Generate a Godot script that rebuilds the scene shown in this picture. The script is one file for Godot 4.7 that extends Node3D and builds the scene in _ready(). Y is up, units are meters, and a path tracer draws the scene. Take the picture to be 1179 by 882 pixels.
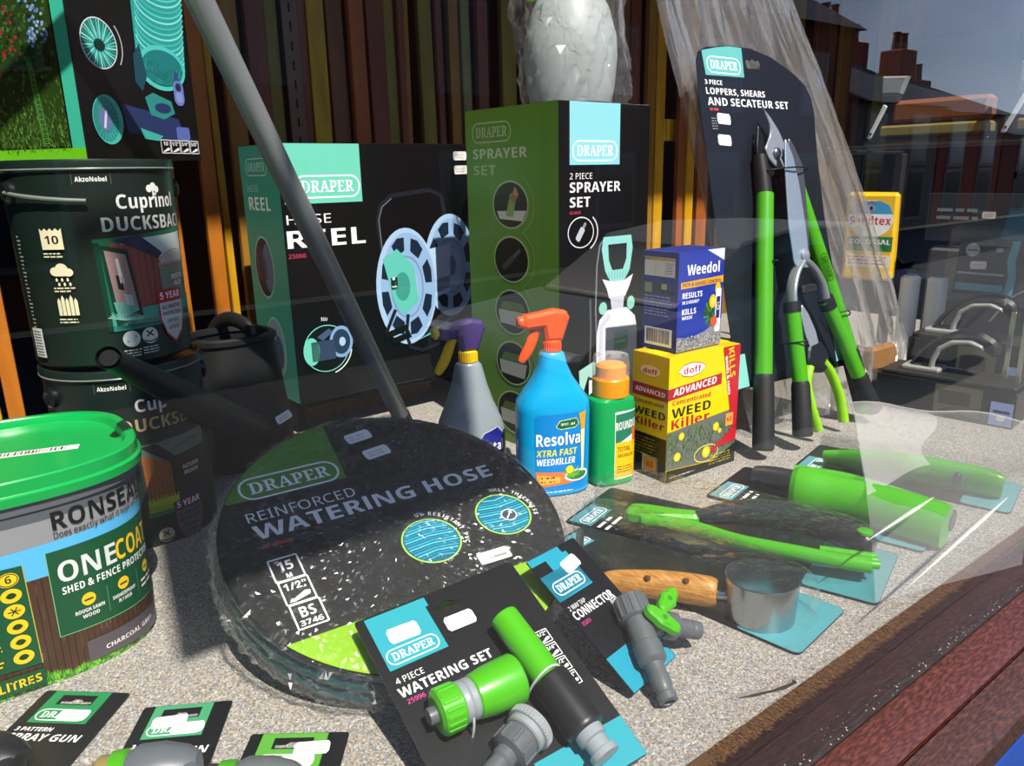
extends Node3D
# A sunlit shop window of garden tools, seen from the pavement through the pane.
# World: y up, metres; the pane stands at z = 0, the street is at z > 0, the display at z < 0; the carpet is y = 0.

class MB:
	# collects triangles with normals and linear vertex colours
	var v := PackedVector3Array()
	var n := PackedVector3Array()
	var c := PackedColorArray()
	var col := Color.WHITE
	func tri(a: Vector3, b: Vector3, d: Vector3, na: Vector3, nb: Vector3, nd: Vector3) -> void:
		if (b - a).cross(d - a).dot(na + nb + nd) > 0.0:
			v.append(a); v.append(d); v.append(b)
			n.append(na); n.append(nd); n.append(nb)
		else:
			v.append(a); v.append(b); v.append(d)
			n.append(na); n.append(nb); n.append(nd)
		c.append(col); c.append(col); c.append(col)
	func quad(a: Vector3, b: Vector3, d: Vector3, e: Vector3, nn: Vector3) -> void:
		tri(a, b, d, nn, nn, nn)
		tri(a, d, e, nn, nn, nn)
	func mesh() -> ArrayMesh:
		var m := ArrayMesh.new()
		if v.is_empty():
			return m
		var a := []
		a.resize(Mesh.ARRAY_MAX)
		a[Mesh.ARRAY_VERTEX] = v
		a[Mesh.ARRAY_NORMAL] = n
		a[Mesh.ARRAY_COLOR] = c
		m.add_surface_from_arrays(Mesh.PRIMITIVE_TRIANGLES, a)
		return m
	func same(a: PackedVector3Array, b: PackedVector3Array) -> bool:
		return a[0].distance_squared_to(b[0]) < 1e-14 and a[a.size() / 3].distance_squared_to(b[b.size() / 3]) < 1e-14
	func grid(rows: Array, wrap := false, cap0 := false, cap1 := false) -> MB:
		# smooth skin over rows of points; two equal rows in succession make a sharp edge
		var rn := rows.size()
		var cn: int = rows[0].size()
		var nor := []
		var sum := 0.0
		var ctr := []
		for i in rn:
			var s := Vector3.ZERO
			for p in rows[i]:
				s += p
			ctr.append(s / cn)
		for i in rn:
			var row: PackedVector3Array = rows[i]
			var up := i + 1 < rn and not same(rows[i], rows[i + 1])
			var dn := i > 0 and not same(rows[i], rows[i - 1])
			var ra: PackedVector3Array = rows[i - 1] if dn else row
			var rb: PackedVector3Array = rows[i + 1] if up else row
			var out := PackedVector3Array()
			for j in cn:
				var l := (j + cn - 1) % cn if wrap else maxi(j - 1, 0)
				var r := (j + 1) % cn if wrap else mini(j + 1, cn - 1)
				var du := (row[r] - row[l])
				if du.length_squared() < 1e-16:
					du = (ra[r] - ra[l]) + (rb[r] - rb[l])
				var nn := du.normalized().cross((rb[j] - ra[j]).normalized()).normalized()
				if nn == Vector3.ZERO:
					nn = Vector3.UP
				sum += nn.dot(row[j] - ctr[i])
				out.append(nn)
			nor.append(out)
		var sg := -1.0 if wrap and sum < 0.0 else 1.0
		for i in rn - 1:
			if same(rows[i], rows[i + 1]):
				continue
			for j in (cn if wrap else cn - 1):
				var k := (j + 1) % cn
				var a: Vector3 = rows[i][j]
				var b: Vector3 = rows[i][k]
				var d: Vector3 = rows[i + 1][k]
				var e: Vector3 = rows[i + 1][j]
				tri(a, b, d, nor[i][j] * sg, nor[i][k] * sg, nor[i + 1][k] * sg)
				tri(a, d, e, nor[i][j] * sg, nor[i + 1][k] * sg, nor[i + 1][j] * sg)
		for e in [[cap0, 0, 1], [cap1, rn - 1, rn - 2]]:
			if e[0]:
				var row: PackedVector3Array = rows[e[1]]
				var m: Vector3 = ctr[e[1]]
				var nn := (row[1] - row[0]).cross(row[cn / 2] - row[0]).normalized()
				if nn.dot(m - ctr[e[2]]) < 0.0:
					nn = -nn
				for j in cn:
					tri(m, row[j], row[(j + 1) % cn], nn, nn, nn)
		return self
	func facets(rows: Array, wrap := false) -> MB:
		# skin of flat facets: crinkled film
		for i in rows.size() - 1:
			var cn: int = rows[i].size()
			for j in (cn if wrap else cn - 1):
				var k := (j + 1) % cn
				var q := [rows[i][j], rows[i][k], rows[i + 1][k], rows[i + 1][j]]
				for e in ([[0, 1, 2], [0, 2, 3]] if (i + j) % 2 else [[0, 1, 3], [1, 2, 3]]):
					var nn: Vector3 = (q[e[1]] - q[e[0]]).cross(q[e[2]] - q[e[0]]).normalized()
					tri(q[e[0]], q[e[1]], q[e[2]], nn, nn, nn)
		return self
	static func ring(a: float, b: float, y: float, pw: float, seg: int, t: Transform3D) -> PackedVector3Array:
		var o := PackedVector3Array()
		for j in seg:
			var q := TAU * j / seg
			var cs := cos(q)
			var sn := sin(q)
			if pw > 2.0:
				# even steps of angle on the unit figure, so that the flat sides are sampled as well as the corners
				var k := pow(pow(absf(cs), pw) + pow(absf(sn), pw), -1.0 / pw)
				o.append(t * Vector3(a * cs * k, y, b * sn * k))
			else:
				o.append(t * Vector3(a * cs, y, b * sn))
		return o
	func sweep(prof: Array, pw: float, seg: int, t := Transform3D.IDENTITY, cap0 := true, cap1 := true) -> MB:
		# rings of half widths (x, y) at height z of each entry; angles over 35 degrees become sharp
		var rows := []
		for i in prof.size():
			var p: Vector3 = prof[i]
			var r := ring(maxf(p.x, 1e-4), maxf(p.y, 1e-4), p.z, pw, seg, t)
			rows.append(r)
			if i > 0 and i < prof.size() - 1:
				var d0 := Vector2(p.x - prof[i - 1].x, p.z - prof[i - 1].z)
				var d1 := Vector2(prof[i + 1].x - p.x, prof[i + 1].z - p.z)
				if absf(d0.angle_to(d1)) > 0.6:
					rows.append(r)
		return grid(rows, true, cap0, cap1)
	func lathe(prof: Array, seg: int, t := Transform3D.IDENTITY, cap0 := true, cap1 := true) -> MB:
		var p3 := []
		for p in prof:
			p3.append(Vector3(p.x, p.x, p.y))
		return sweep(p3, 2.0, seg, t, cap0, cap1)
	func tube(path: Array, rad, seg := 12, caps := true, flat := 1.0, up := Vector3.UP) -> MB:
		var rows := []
		var x := Vector3.ZERO
		for i in path.size():
			var d: Vector3 = ((path[mini(i + 1, path.size() - 1)] - path[i]).normalized() + (path[i] - path[maxi(i - 1, 0)]).normalized()).normalized()
			if i == 0:
				x = up.cross(d)
				if x.length() < 0.1:
					x = Vector3.RIGHT.cross(d)
			x = (x - d * x.dot(d)).normalized()
			var y := d.cross(x)
			var r: float = rad[i] if rad is Array else rad
			var row := PackedVector3Array()
			for j in seg:
				var q := TAU * j / seg
				row.append(path[i] + x * cos(q) * r + y * sin(q) * r * flat)
			rows.append(row)
		return grid(rows, true, caps, caps)
	func prism(poly: PackedVector2Array, h: float, t := Transform3D.IDENTITY, bev := 0.0, z0 := 0.0) -> MB:
		# polygon in local x, y, extruded along z
		var p := poly.duplicate()
		if Geometry2D.is_polygon_clockwise(p):
			p.reverse()
		var k := p.size()
		var inn := PackedVector2Array()
		for i in k:
			var a := (p[i] - p[(i + k - 1) % k]).normalized()
			var b := (p[(i + 1) % k] - p[i]).normalized()
			var m := (a.orthogonal() + b.orthogonal())
			m = m.normalized() / maxf(0.4, sqrt((1.0 + a.dot(b)) / 2.0)) if m.length() > 0.05 else Vector2.ZERO
			inn.append(p[i] - m * bev)
		var idx := Geometry2D.triangulate_polygon(inn)
		var nz := t.basis.z.normalized()
		for s in [0, 1]:
			var zz: float = z0 if s == 0 else z0 + h
			var nn := -nz if s == 0 else nz
			for q in range(0, idx.size(), 3):
				tri(t * Vector3(inn[idx[q]].x, inn[idx[q]].y, zz), t * Vector3(inn[idx[q + 1]].x, inn[idx[q + 1]].y, zz), t * Vector3(inn[idx[q + 2]].x, inn[idx[q + 2]].y, zz), nn, nn, nn)
		var en := []
		for i in k:
			var e := (p[(i + 1) % k] - p[i]).normalized()
			en.append(-e.orthogonal() * -1.0)
		for i in k:
			var j := (i + 1) % k
			var n2: Vector2 = en[i]
			var na: Vector2 = (en[i] + en[(i + k - 1) % k]).normalized() if en[i].dot(en[(i + k - 1) % k]) > 0.75 else n2
			var nb: Vector2 = (en[i] + en[j]).normalized() if en[i].dot(en[j]) > 0.75 else n2
			var w := func(q: Vector2, z: float) -> Vector3: return t * Vector3(q.x, q.y, z)
			var g := func(q: Vector2) -> Vector3: return (t.basis * Vector3(q.x, q.y, 0)).normalized()
			var a0: Vector3 = w.call(p[i], z0 + bev)
			var b0: Vector3 = w.call(p[j], z0 + bev)
			var a1: Vector3 = w.call(p[i], z0 + h - bev)
			var b1: Vector3 = w.call(p[j], z0 + h - bev)
			var ga: Vector3 = g.call(na)
			var gb: Vector3 = g.call(nb)
			tri(a0, b0, b1, ga, gb, gb)
			tri(a0, b1, a1, ga, gb, ga)
			if bev > 0.0:
				for s in [0, 1]:
					var oa: Vector3 = a0 if s == 0 else a1
					var ob: Vector3 = b0 if s == 0 else b1
					var zz: float = z0 if s == 0 else z0 + h
					var ia: Vector3 = w.call(inn[i], zz)
					var ib: Vector3 = w.call(inn[j], zz)
					var nn := (ga + gb + nz * (-2.0 if s == 0 else 2.0)).normalized()
					tri(oa, ob, ib, nn, nn, nn)
					tri(oa, ib, ia, nn, nn, nn)
		return self
	func box(t: Transform3D, s: Vector3, bev := 0.0) -> MB:
		# box centred on t with chamfered edges
		var h := s / 2.0
		var i := h - Vector3.ONE * bev
		var b := t.basis
		for ax in 3:
			for sg in [-1.0, 1.0]:
				var u := (ax + 1) % 3
				var w := (ax + 2) % 3
				var pts := []
				for q in [[-1, -1], [1, -1], [1, 1], [-1, 1]]:
					var p := Vector3.ZERO
					p[ax] = sg * h[ax]
					p[u] = q[0] * i[u]
					p[w] = q[1] * i[w]
					pts.append(t * p)
				var nn := Vector3.ZERO
				nn[ax] = sg
				quad(pts[0], pts[1], pts[2], pts[3], (b * nn).normalized())
		if bev > 0.0:
			for ax in 3:
				var u := (ax + 1) % 3
				var w := (ax + 2) % 3
				for su in [-1.0, 1.0]:
					for sw in [-1.0, 1.0]:
						var pts := []
						for q in [[-1, 0], [1, 0], [1, 1], [-1, 1]]:
							var p := Vector3.ZERO
							p[ax] = q[0] * i[ax]
							p[u] = su * (h[u] if q[1] == 0 else i[u])
							p[w] = sw * (i[w] if q[1] == 0 else h[w])
							pts.append(t * p)
						var nn := Vector3.ZERO
						nn[u] = su
						nn[w] = sw
						quad(pts[0], pts[1], pts[2], pts[3], (b * nn).normalized())
			for sx in [-1.0, 1.0]:
				for sy in [-1.0, 1.0]:
					for sz in [-1.0, 1.0]:
						var sg := Vector3(sx, sy, sz)
						var nn := (b * sg).normalized()
						tri(t * (sg * Vector3(h.x, i.y, i.z)), t * (sg * Vector3(i.x, h.y, i.z)), t * (sg * Vector3(i.x, i.y, h.z)), nn, nn, nn)
		return self

static var glyphs := {}
static func text_tris(s: String, fk: String) -> PackedVector2Array:
	# triangles of a line of text: left edge at 0, baseline at 0, capitals one unit high
	var key := fk + s
	if not glyphs.has(key):
		var raw := raw_text(s, fk)
		if not glyphs.has(fk):
			var h := raw_text("H", fk)
			var lo := 1e9
			var hi := -1e9
			for p in h:
				lo = minf(lo, p.y)
				hi = maxf(hi, p.y)
			glyphs[fk] = Vector2(lo, hi - lo)
		var m: Vector2 = glyphs[fk]
		var x0 := 1e9
		for p in raw:
			x0 = minf(x0, p.x)
		for i in raw.size():
			raw[i] = Vector2(raw[i].x - x0, raw[i].y - m.x) / m.y
		glyphs[key] = raw
	return glyphs[key]
static func raw_text(s: String, fk: String) -> PackedVector2Array:
	var f := SystemFont.new()
	f.font_names = PackedStringArray([{"b": "Droid Sans", "r": "Droid Sans", "s": "Droid Serif"}[fk]])
	f.font_weight = 400 if fk == "r" else 700
	var t := TextMesh.new()
	t.font = f
	t.font_size = 48
	t.pixel_size = 0.02
	t.depth = 0.0
	t.curve_step = 2.0
	t.horizontal_alignment = HORIZONTAL_ALIGNMENT_LEFT
	t.text = s
	var a := t.get_mesh_arrays()
	var o := PackedVector2Array()
	var vs: PackedVector3Array = a[Mesh.ARRAY_VERTEX]
	var ix = a[Mesh.ARRAY_INDEX]
	if ix != null and ix.size() > 0:
		for i in ix:
			o.append(Vector2(vs[i].x, vs[i].y))
	else:
		for p in vs:
			o.append(Vector2(p.x, p.y))
	return o

class PR:
	# flat print on a surface; lengths in millimetres; f maps (u, v, lift in metres) to [point, normal]
	var mb := MB.new()
	var f: Callable
	var lift := 0.0
	var most := 1e9
	var t2 := Transform2D.IDENTITY
	func _init(map: Callable, longest := 1e9) -> void:
		f = map
		most = longest
	func up(k := 1) -> PR:
		lift += 0.00007 * k
		return self
	func tri2(a: Vector2, b: Vector2, d: Vector2, depth := 0) -> void:
		var ab := a.distance_to(b)
		var bd := b.distance_to(d)
		var da := d.distance_to(a)
		if maxf(ab, maxf(bd, da)) > most and depth < 12:
			if ab >= bd and ab >= da:
				var m := (a + b) / 2.0
				tri2(a, m, d, depth + 1); tri2(m, b, d, depth + 1)
			elif bd >= da:
				var m := (b + d) / 2.0
				tri2(a, b, m, depth + 1); tri2(a, m, d, depth + 1)
			else:
				var m := (d + a) / 2.0
				tri2(a, b, m, depth + 1); tri2(m, b, d, depth + 1)
			return
		var p: Array = f.call(a.x, a.y, lift + 0.00012)
		var q: Array = f.call(b.x, b.y, lift + 0.00012)
		var r: Array = f.call(d.x, d.y, lift + 0.00012)
		mb.tri(p[0], q[0], r[0], p[1], q[1], r[1])
	func poly(pts, hex: String) -> PR:
		mb.col = Color.html(hex).srgb_to_linear()
		var p := PackedVector2Array()
		for q in pts:
			p.append(t2 * q)
		var ix := Geometry2D.triangulate_polygon(p)
		for i in range(0, ix.size(), 3):
			tri2(p[ix[i]], p[ix[i + 1]], p[ix[i + 2]])
		return self
	func xy(a: Array, hex: String) -> PR:
		# polygon from a flat list of numbers
		var p := PackedVector2Array()
		for i in range(0, a.size(), 2):
			p.append(Vector2(a[i], a[i + 1]))
		return poly(p, hex)
	func rect(x0: float, y0: float, x1: float, y1: float, hex: String) -> PR:
		return xy([x0, y0, x1, y0, x1, y1, x0, y1], hex)
	static func round_rect(x0: float, y0: float, x1: float, y1: float, r: float, k := 5) -> PackedVector2Array:
		var o := PackedVector2Array()
		for e in [[x1 - r, y0 + r, -PI / 2], [x1 - r, y1 - r, 0.0], [x0 + r, y1 - r, PI / 2], [x0 + r, y0 + r, PI]]:
			for i in k + 1:
				o.append(Vector2(e[0], e[1]) + Vector2.from_angle(e[2] + PI / 2 * i / k) * r)
		return o
	func rrect(x0: float, y0: float, x1: float, y1: float, r: float, hex: String) -> PR:
		return poly(round_rect(x0, y0, x1, y1, r), hex)
	func rframe(x0: float, y0: float, x1: float, y1: float, r: float, w: float, hex: String) -> PR:
		var o := round_rect(x0, y0, x1, y1, r)
		return line(o, w, hex, true)
	func ell(cx: float, cy: float, rx: float, ry: float, hex: String, k := 28) -> PR:
		var o := PackedVector2Array()
		for i in k:
			o.append(Vector2(cx + rx * cos(TAU * i / k), cy + ry * sin(TAU * i / k)))
		return poly(o, hex)
	func arc(cx: float, cy: float, rx: float, ry: float, a0: float, a1: float, w: float, hex: String, k := 28) -> PR:
		var o := PackedVector2Array()
		for i in k + 1:
			var q := deg_to_rad(lerpf(a0, a1, float(i) / k))
			o.append(Vector2(cx + rx * cos(q), cy + ry * sin(q)))
		return line(o, w, hex)
	func line(pts, w: float, hex: String, closed := false) -> PR:
		mb.col = Color.html(hex).srgb_to_linear()
		var k: int = pts.size()
		var l := []
		for i in k:
			var a: Vector2 = pts[(i + k - 1) % k] if closed or i > 0 else pts[i]
			var b: Vector2 = pts[(i + 1) % k] if closed or i < k - 1 else pts[i]
			var m := (b - a).normalized().orthogonal() * w / 2.0
			l.append([t2 * (pts[i] + m), t2 * (pts[i] - m)])
		for i in (k if closed else k - 1):
			var j := (i + 1) % k
			tri2(l[i][0], l[i][1], l[j][1])
			tri2(l[i][0], l[j][1], l[j][0])
		return self
	func ln(a: Array, w: float, hex: String) -> PR:
		var p := PackedVector2Array()
		for i in range(0, a.size(), 2):
			p.append(Vector2(a[i], a[i + 1]))
		return line(p, w, hex)
	func text(tris: PackedVector2Array, x: float, y: float, h: float, hex: String, w := 0.0, al := 0.0, rot := 0.0, sh := 0.0) -> PR:
		# h: height of capitals; w: width to stretch to; al: share of the width left of x; sh: slant
		mb.col = Color.html(hex).srgb_to_linear()
		var wide := 0.0
		for p in tris:
			wide = maxf(wide, p.x)
		var sx := w / wide if w > 0.0 else h
		var r := Transform2D(deg_to_rad(rot), Vector2(x, y))
		var q := PackedVector2Array()
		for p in tris:
			q.append(t2 * (r * Vector2((p.x - wide * al) * sx + p.y * h * sh, p.y * h)))
		for i in range(0, q.size(), 3):
			tri2(q[i], q[i + 1], q[i + 2])
		return self
	func turn(x: float, y: float, deg: float) -> PR:
		t2 = Transform2D(deg_to_rad(deg), Vector2(x, y))
		return self
	func flat_again() -> PR:
		t2 = Transform2D.IDENTITY
		return self

func tx(s: String, fk := "b") -> PackedVector2Array:
	return text_tris(s.replace("I", "l") if fk == "b" else s, fk)  # the bold capital I of this face has slabs; the packs use a plain stroke

# ---- materials
var mats := {}
var crinkle: NoiseTexture2D
func mat(hex: String, rough := 0.5, metal := 0.0, spec := 0.5) -> StandardMaterial3D:
	var key := "%s %.3f %.3f %.3f" % [hex, rough, metal, spec]
	if not mats.has(key):
		var m := StandardMaterial3D.new()
		m.albedo_color = Color.html(hex)
		m.roughness = rough
		m.metallic = metal
		m.metallic_specular = spec
		mats[key] = m
	return mats[key]
func print_mat(rough := 0.35) -> StandardMaterial3D:
	var key := "print %.2f" % rough
	if not mats.has(key):
		var m := StandardMaterial3D.new()
		m.vertex_color_use_as_albedo = true
		m.roughness = rough
		mats[key] = m
	return mats[key]
func film(hex: String, alpha: float, rough := 0.06, bump := 0.0, scale := 12.0) -> StandardMaterial3D:
	var key := "film %s %.2f %.2f %.2f %.1f" % [hex, alpha, rough, bump, scale]
	if not mats.has(key):
		var m := StandardMaterial3D.new()
		m.transparency = BaseMaterial3D.TRANSPARENCY_ALPHA
		m.albedo_color = Color(Color.html(hex), alpha)
		m.roughness = rough
		m.cull_mode = BaseMaterial3D.CULL_DISABLED
		if bump > 0.0:
			m.normal_enabled = true
			m.normal_texture = crinkle
			m.normal_scale = bump
			m.uv1_triplanar = true
			m.uv1_scale = Vector3.ONE * scale
		mats[key] = m
	return mats[key]
func grain(a: String, b: String, c: String, freq: float, scale: Vector3, rough := 0.6, bump := 0.0, kind := FastNoiseLite.TYPE_SIMPLEX_SMOOTH, size := 512) -> StandardMaterial3D:
	# mottled material from three tones, laid in the object's own axes
	var key := "grain %s%s%s %.3f %s" % [a, b, c, freq, scale]
	if mats.has(key):
		return mats[key]
	var fn := FastNoiseLite.new()
	fn.seed = 7
	fn.noise_type = kind
	fn.frequency = freq
	fn.fractal_octaves = 4
	var t := NoiseTexture2D.new()
	t.width = size
	t.height = size
	t.seamless = true
	t.noise = fn
	var g := Gradient.new()
	g.offsets = PackedFloat32Array([0.15, 0.5, 0.85])
	g.colors = PackedColorArray([Color.html(a), Color.html(b), Color.html(c)])
	t.color_ramp = g
	var m := StandardMaterial3D.new()
	m.albedo_texture = t
	m.roughness = rough
	m.uv1_triplanar = true
	m.uv1_scale = scale
	if bump > 0.0:
		var nt := NoiseTexture2D.new()
		nt.width = size
		nt.height = size
		nt.seamless = true
		nt.noise = fn
		nt.as_normal_map = true
		nt.bump_strength = 6.0
		m.normal_enabled = true
		m.normal_texture = nt
		m.normal_scale = bump
	mats[key] = m
	return m

# ---- things and parts
var names := {}
func numbered(s: String) -> String:
	names[s] = names.get(s, -1) + 1
	return s if names[s] == 0 else "%s_%03d" % [s, names[s]]
func thing(called: String, label: String, category: String, at := Transform3D.IDENTITY, group := "") -> Node3D:
	var o := Node3D.new()
	o.name = numbered(called)
	add_child(o)
	o.transform = at
	o.set_meta("label", label)
	o.set_meta("category", category)
	if group:
		o.set_meta("group", group)
	return o
func part(parent: Node3D, called: String, mb: MB, m: Material, label := "") -> MeshInstance3D:
	var o := MeshInstance3D.new()
	o.name = called
	o.mesh = mb.mesh()
	o.material_override = m
	o.cast_shadow = GeometryInstance3D.SHADOW_CASTING_SETTING_ON
	if label:
		o.set_meta("label", label)
	parent.add_child(o, true)
	return o
func struct(called: String, mb: MB, m: Material, label := "") -> MeshInstance3D:
	var o := part(self, called, mb, m, label)
	o.set_meta("kind", "structure")
	return o
func at(x: float, y: float, z: float, yaw := 0.0) -> Transform3D:
	return Transform3D(Basis(Vector3.UP, deg_to_rad(yaw)), Vector3(x, y, z))
func frame(o: Vector3, u: Vector3, v: Vector3) -> Transform3D:
	# x along u, y along v, z out of the face
	var x := u.normalized()
	var z := x.cross(v).normalized()
	return Transform3D(Basis(x, z.cross(x), z), o)
func flat_on(o: Vector3, down: Vector3) -> Transform3D:
	# a card lying on the carpet: x to its right, y towards its top edge, z up; down points from top to bottom edge
	return frame(o, Vector3.UP.cross(down), -down)
func plane_map(o: Vector3, u: Vector3, v: Vector3) -> Callable:
	var nn := u.cross(v).normalized()
	return func(a: float, b: float, l: float) -> Array: return [o + u * (a * 0.001) + v * (b * 0.001) + nn * l, nn]
func ring_map(prof: Array, pw: float, yaw: float, ref: int) -> Callable:
	# print wrapped round a swept body: u runs along the girth of profile entry ref from the front (turned by yaw), v is height
	var k := 720
	var arcs := PackedFloat32Array()
	var q0: Vector3 = prof[ref]
	var s := 0.0
	var pts := MB.ring(q0.x, q0.y, 0, pw, k, Transform3D.IDENTITY)
	arcs.append(0.0)
	for i in k:
		s += pts[i].distance_to(pts[(i + 1) % k])
		arcs.append(s)
	var start := fposmod(90.0 - yaw, 360.0) / 360.0 * k
	var s0 := arcs[int(start)]
	return func(a: float, b: float, l: float) -> Array:
		var want := fposmod(s0 - a * 0.001, s)
		var i := clampi(arcs.bsearch(want) - 1, 0, k - 1)
		var fr := (want - arcs[i]) / maxf(arcs[i + 1] - arcs[i], 1e-9)
		var y := b * 0.001
		var j := 0
		while j < prof.size() - 2 and prof[j + 1].z < y:
			j += 1
		var p: Vector3 = prof[j]
		var r: Vector3 = prof[j + 1]
		var w := clampf((y - p.z) / maxf(r.z - p.z, 1e-6), 0.0, 1.0)
		var ha := lerpf(p.x, r.x, w)
		var hb := lerpf(p.y, r.y, w)
		var at_q := func(qq: float) -> Vector3:
			var cs := cos(qq)
			var sn := sin(qq)
			var kk := pow(pow(absf(cs), pw) + pow(absf(sn), pw), -1.0 / pw)
			return Vector3(ha * cs * kk, y, hb * sn * kk)
		var q := TAU * (i + fr) / k
		var c: Vector3 = at_q.call(q)
		var d: Vector3 = at_q.call(q + 0.01) - at_q.call(q - 0.01)
		var nn := Vector3(d.z, 0, -d.x).normalized()
		if nn.dot(c) < 0.0:
			nn = -nn
		return [c + nn * l, nn]
func put_print(parent: Node3D, called: String, pr: PR, rough := 0.35, label := "") -> MeshInstance3D:
	return part(parent, called, pr.mb, print_mat(rough), label)
func v2(a: Array) -> PackedVector2Array:
	var o := PackedVector2Array()
	for i in range(0, a.size(), 2):
		o.append(Vector2(a[i], a[i + 1]))
	return o
func smooth_path(pts: Array, k := 6) -> Array:
	var o := []
	for i in pts.size() - 1:
		var a: Vector3 = pts[maxi(i - 1, 0)]
		var b: Vector3 = pts[i]
		var c: Vector3 = pts[i + 1]
		var d: Vector3 = pts[mini(i + 2, pts.size() - 1)]
		for j in k:
			o.append(b.cubic_interpolate(c, a, d, float(j) / k))
	o.append(pts[-1])
	return o
func with_hole(outer: PackedVector2Array, inner: PackedVector2Array) -> PackedVector2Array:
	# one outline that runs into a hole and back
	var o := outer.duplicate()
	var h := inner.duplicate()
	if Geometry2D.is_polygon_clockwise(o):
		o.reverse()
	if not Geometry2D.is_polygon_clockwise(h):
		h.reverse()
	var bi := 0
	var bj := 0
	var best := 1e18
	for i in o.size():
		for j in h.size():
			var d := o[i].distance_squared_to(h[j])
			if d < best:
				best = d
				bi = i
				bj = j
	var r := PackedVector2Array()
	for i in o.size() + 1:
		var q := o[(bi + i) % o.size()]
		r.append(q if i < o.size() else q + (o[(bi + 1) % o.size()] - q).normalized() * -0.00001)
	for j in h.size() + 1:
		var q := h[(bj + j) % h.size()]
		r.append(q if j < h.size() else q + (h[(bj + h.size() - 1) % h.size()] - q).normalized() * 0.00001)
	# hole comes after the walk round the outside
	return r

# ---- printed marks shared by several packs
func logo(pr: PR, x: float, y: float, w: float, hex := "ffffff") -> void:
	# the maker's word in slab capitals inside a rounded frame, left edge x, lower edge y, width w
	var h := w * 0.3
	pr.rframe(x + w * 0.01, y + w * 0.01, x + w * 0.99, y + h, h * 0.45, w * 0.022, hex)
	pr.text(tx("DRAPER", "s"), x + w * 0.1, y + h * 0.27, h * 0.52, hex, w * 0.8)
func price(pr: PR, x: float, y: float, w: float, rot: float) -> void:
	# a price gun sticker with clipped corners
	pr.up(2).turn(x, y, rot)
	var h := w * 0.52
	pr.xy([0, h * 0.2, w * 0.07, 0, w * 0.93, 0, w, h * 0.2, w, h * 0.8, w * 0.93, h, w * 0.07, h, 0, h * 0.8], "f4f3f0")
	pr.up()
	small_lines(pr, w * 0.16, h * 0.54, w * 0.7, 2, h * 0.28, "cdbdb6", int(x) + 3)
	pr.flat_again()
func barcode(pr: PR, x0: float, y0: float, x1: float, y1: float, seed_: int) -> void:
	pr.rect(x0, y0, x1, y1, "efefef")
	pr.up()
	var r := RandomNumberGenerator.new()
	r.seed = seed_
	var x := x0 + (x1 - x0) * 0.07
	while x < x1 - (x1 - x0) * 0.1:
		var w := (x1 - x0) * r.randf_range(0.008, 0.03)
		pr.rect(x, y0 + (y1 - y0) * 0.16, x + w, y1 - (y1 - y0) * 0.08, "1c1c1c")
		x += w + (x1 - x0) * r.randf_range(0.01, 0.028)
func small_lines(pr: PR, x: float, y: float, w: float, n: int, pitch: float, hex: String, seed_ := 1) -> void:
	# rows of print too small to read
	var r := RandomNumberGenerator.new()
	r.seed = seed_
	for i in n:
		var xx := x
		var end := x + w * r.randf_range(0.75, 1.0)
		while xx < end:
			var l := minf(r.randf_range(1.2, 4.5) * pitch / 2.0, end - xx)
			pr.rect(xx, y - i * pitch, xx + l, y - i * pitch + pitch * 0.42, hex)
			xx += l + pitch * 0.35
func size_icon(pr: PR, x: float, y: float, s: float, txt: String, hex := "f2f2f2", pic := true) -> void:
	pr.rframe(x, y, x + s, y + s, s * 0.04, s * 0.06, hex)
	pr.text(tx(txt), x + s / 2, y + (s * 0.58 if pic else s * 0.42), s * (0.3 if pic else 0.42), hex, minf(s * 0.78, s * 0.26 * txt.length()), 0.5)
	if pic:
		pr.xy([x + s * 0.1, y + s * 0.1, x + s * 0.72, y + s * 0.42, x + s * 0.9, y + s * 0.38, x + s * 0.86, y + s * 0.22, x + s * 0.3, y + s * 0.08], hex)

var sun_dir := Vector3(0.17, -1.4, -1.0).normalized()

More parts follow.
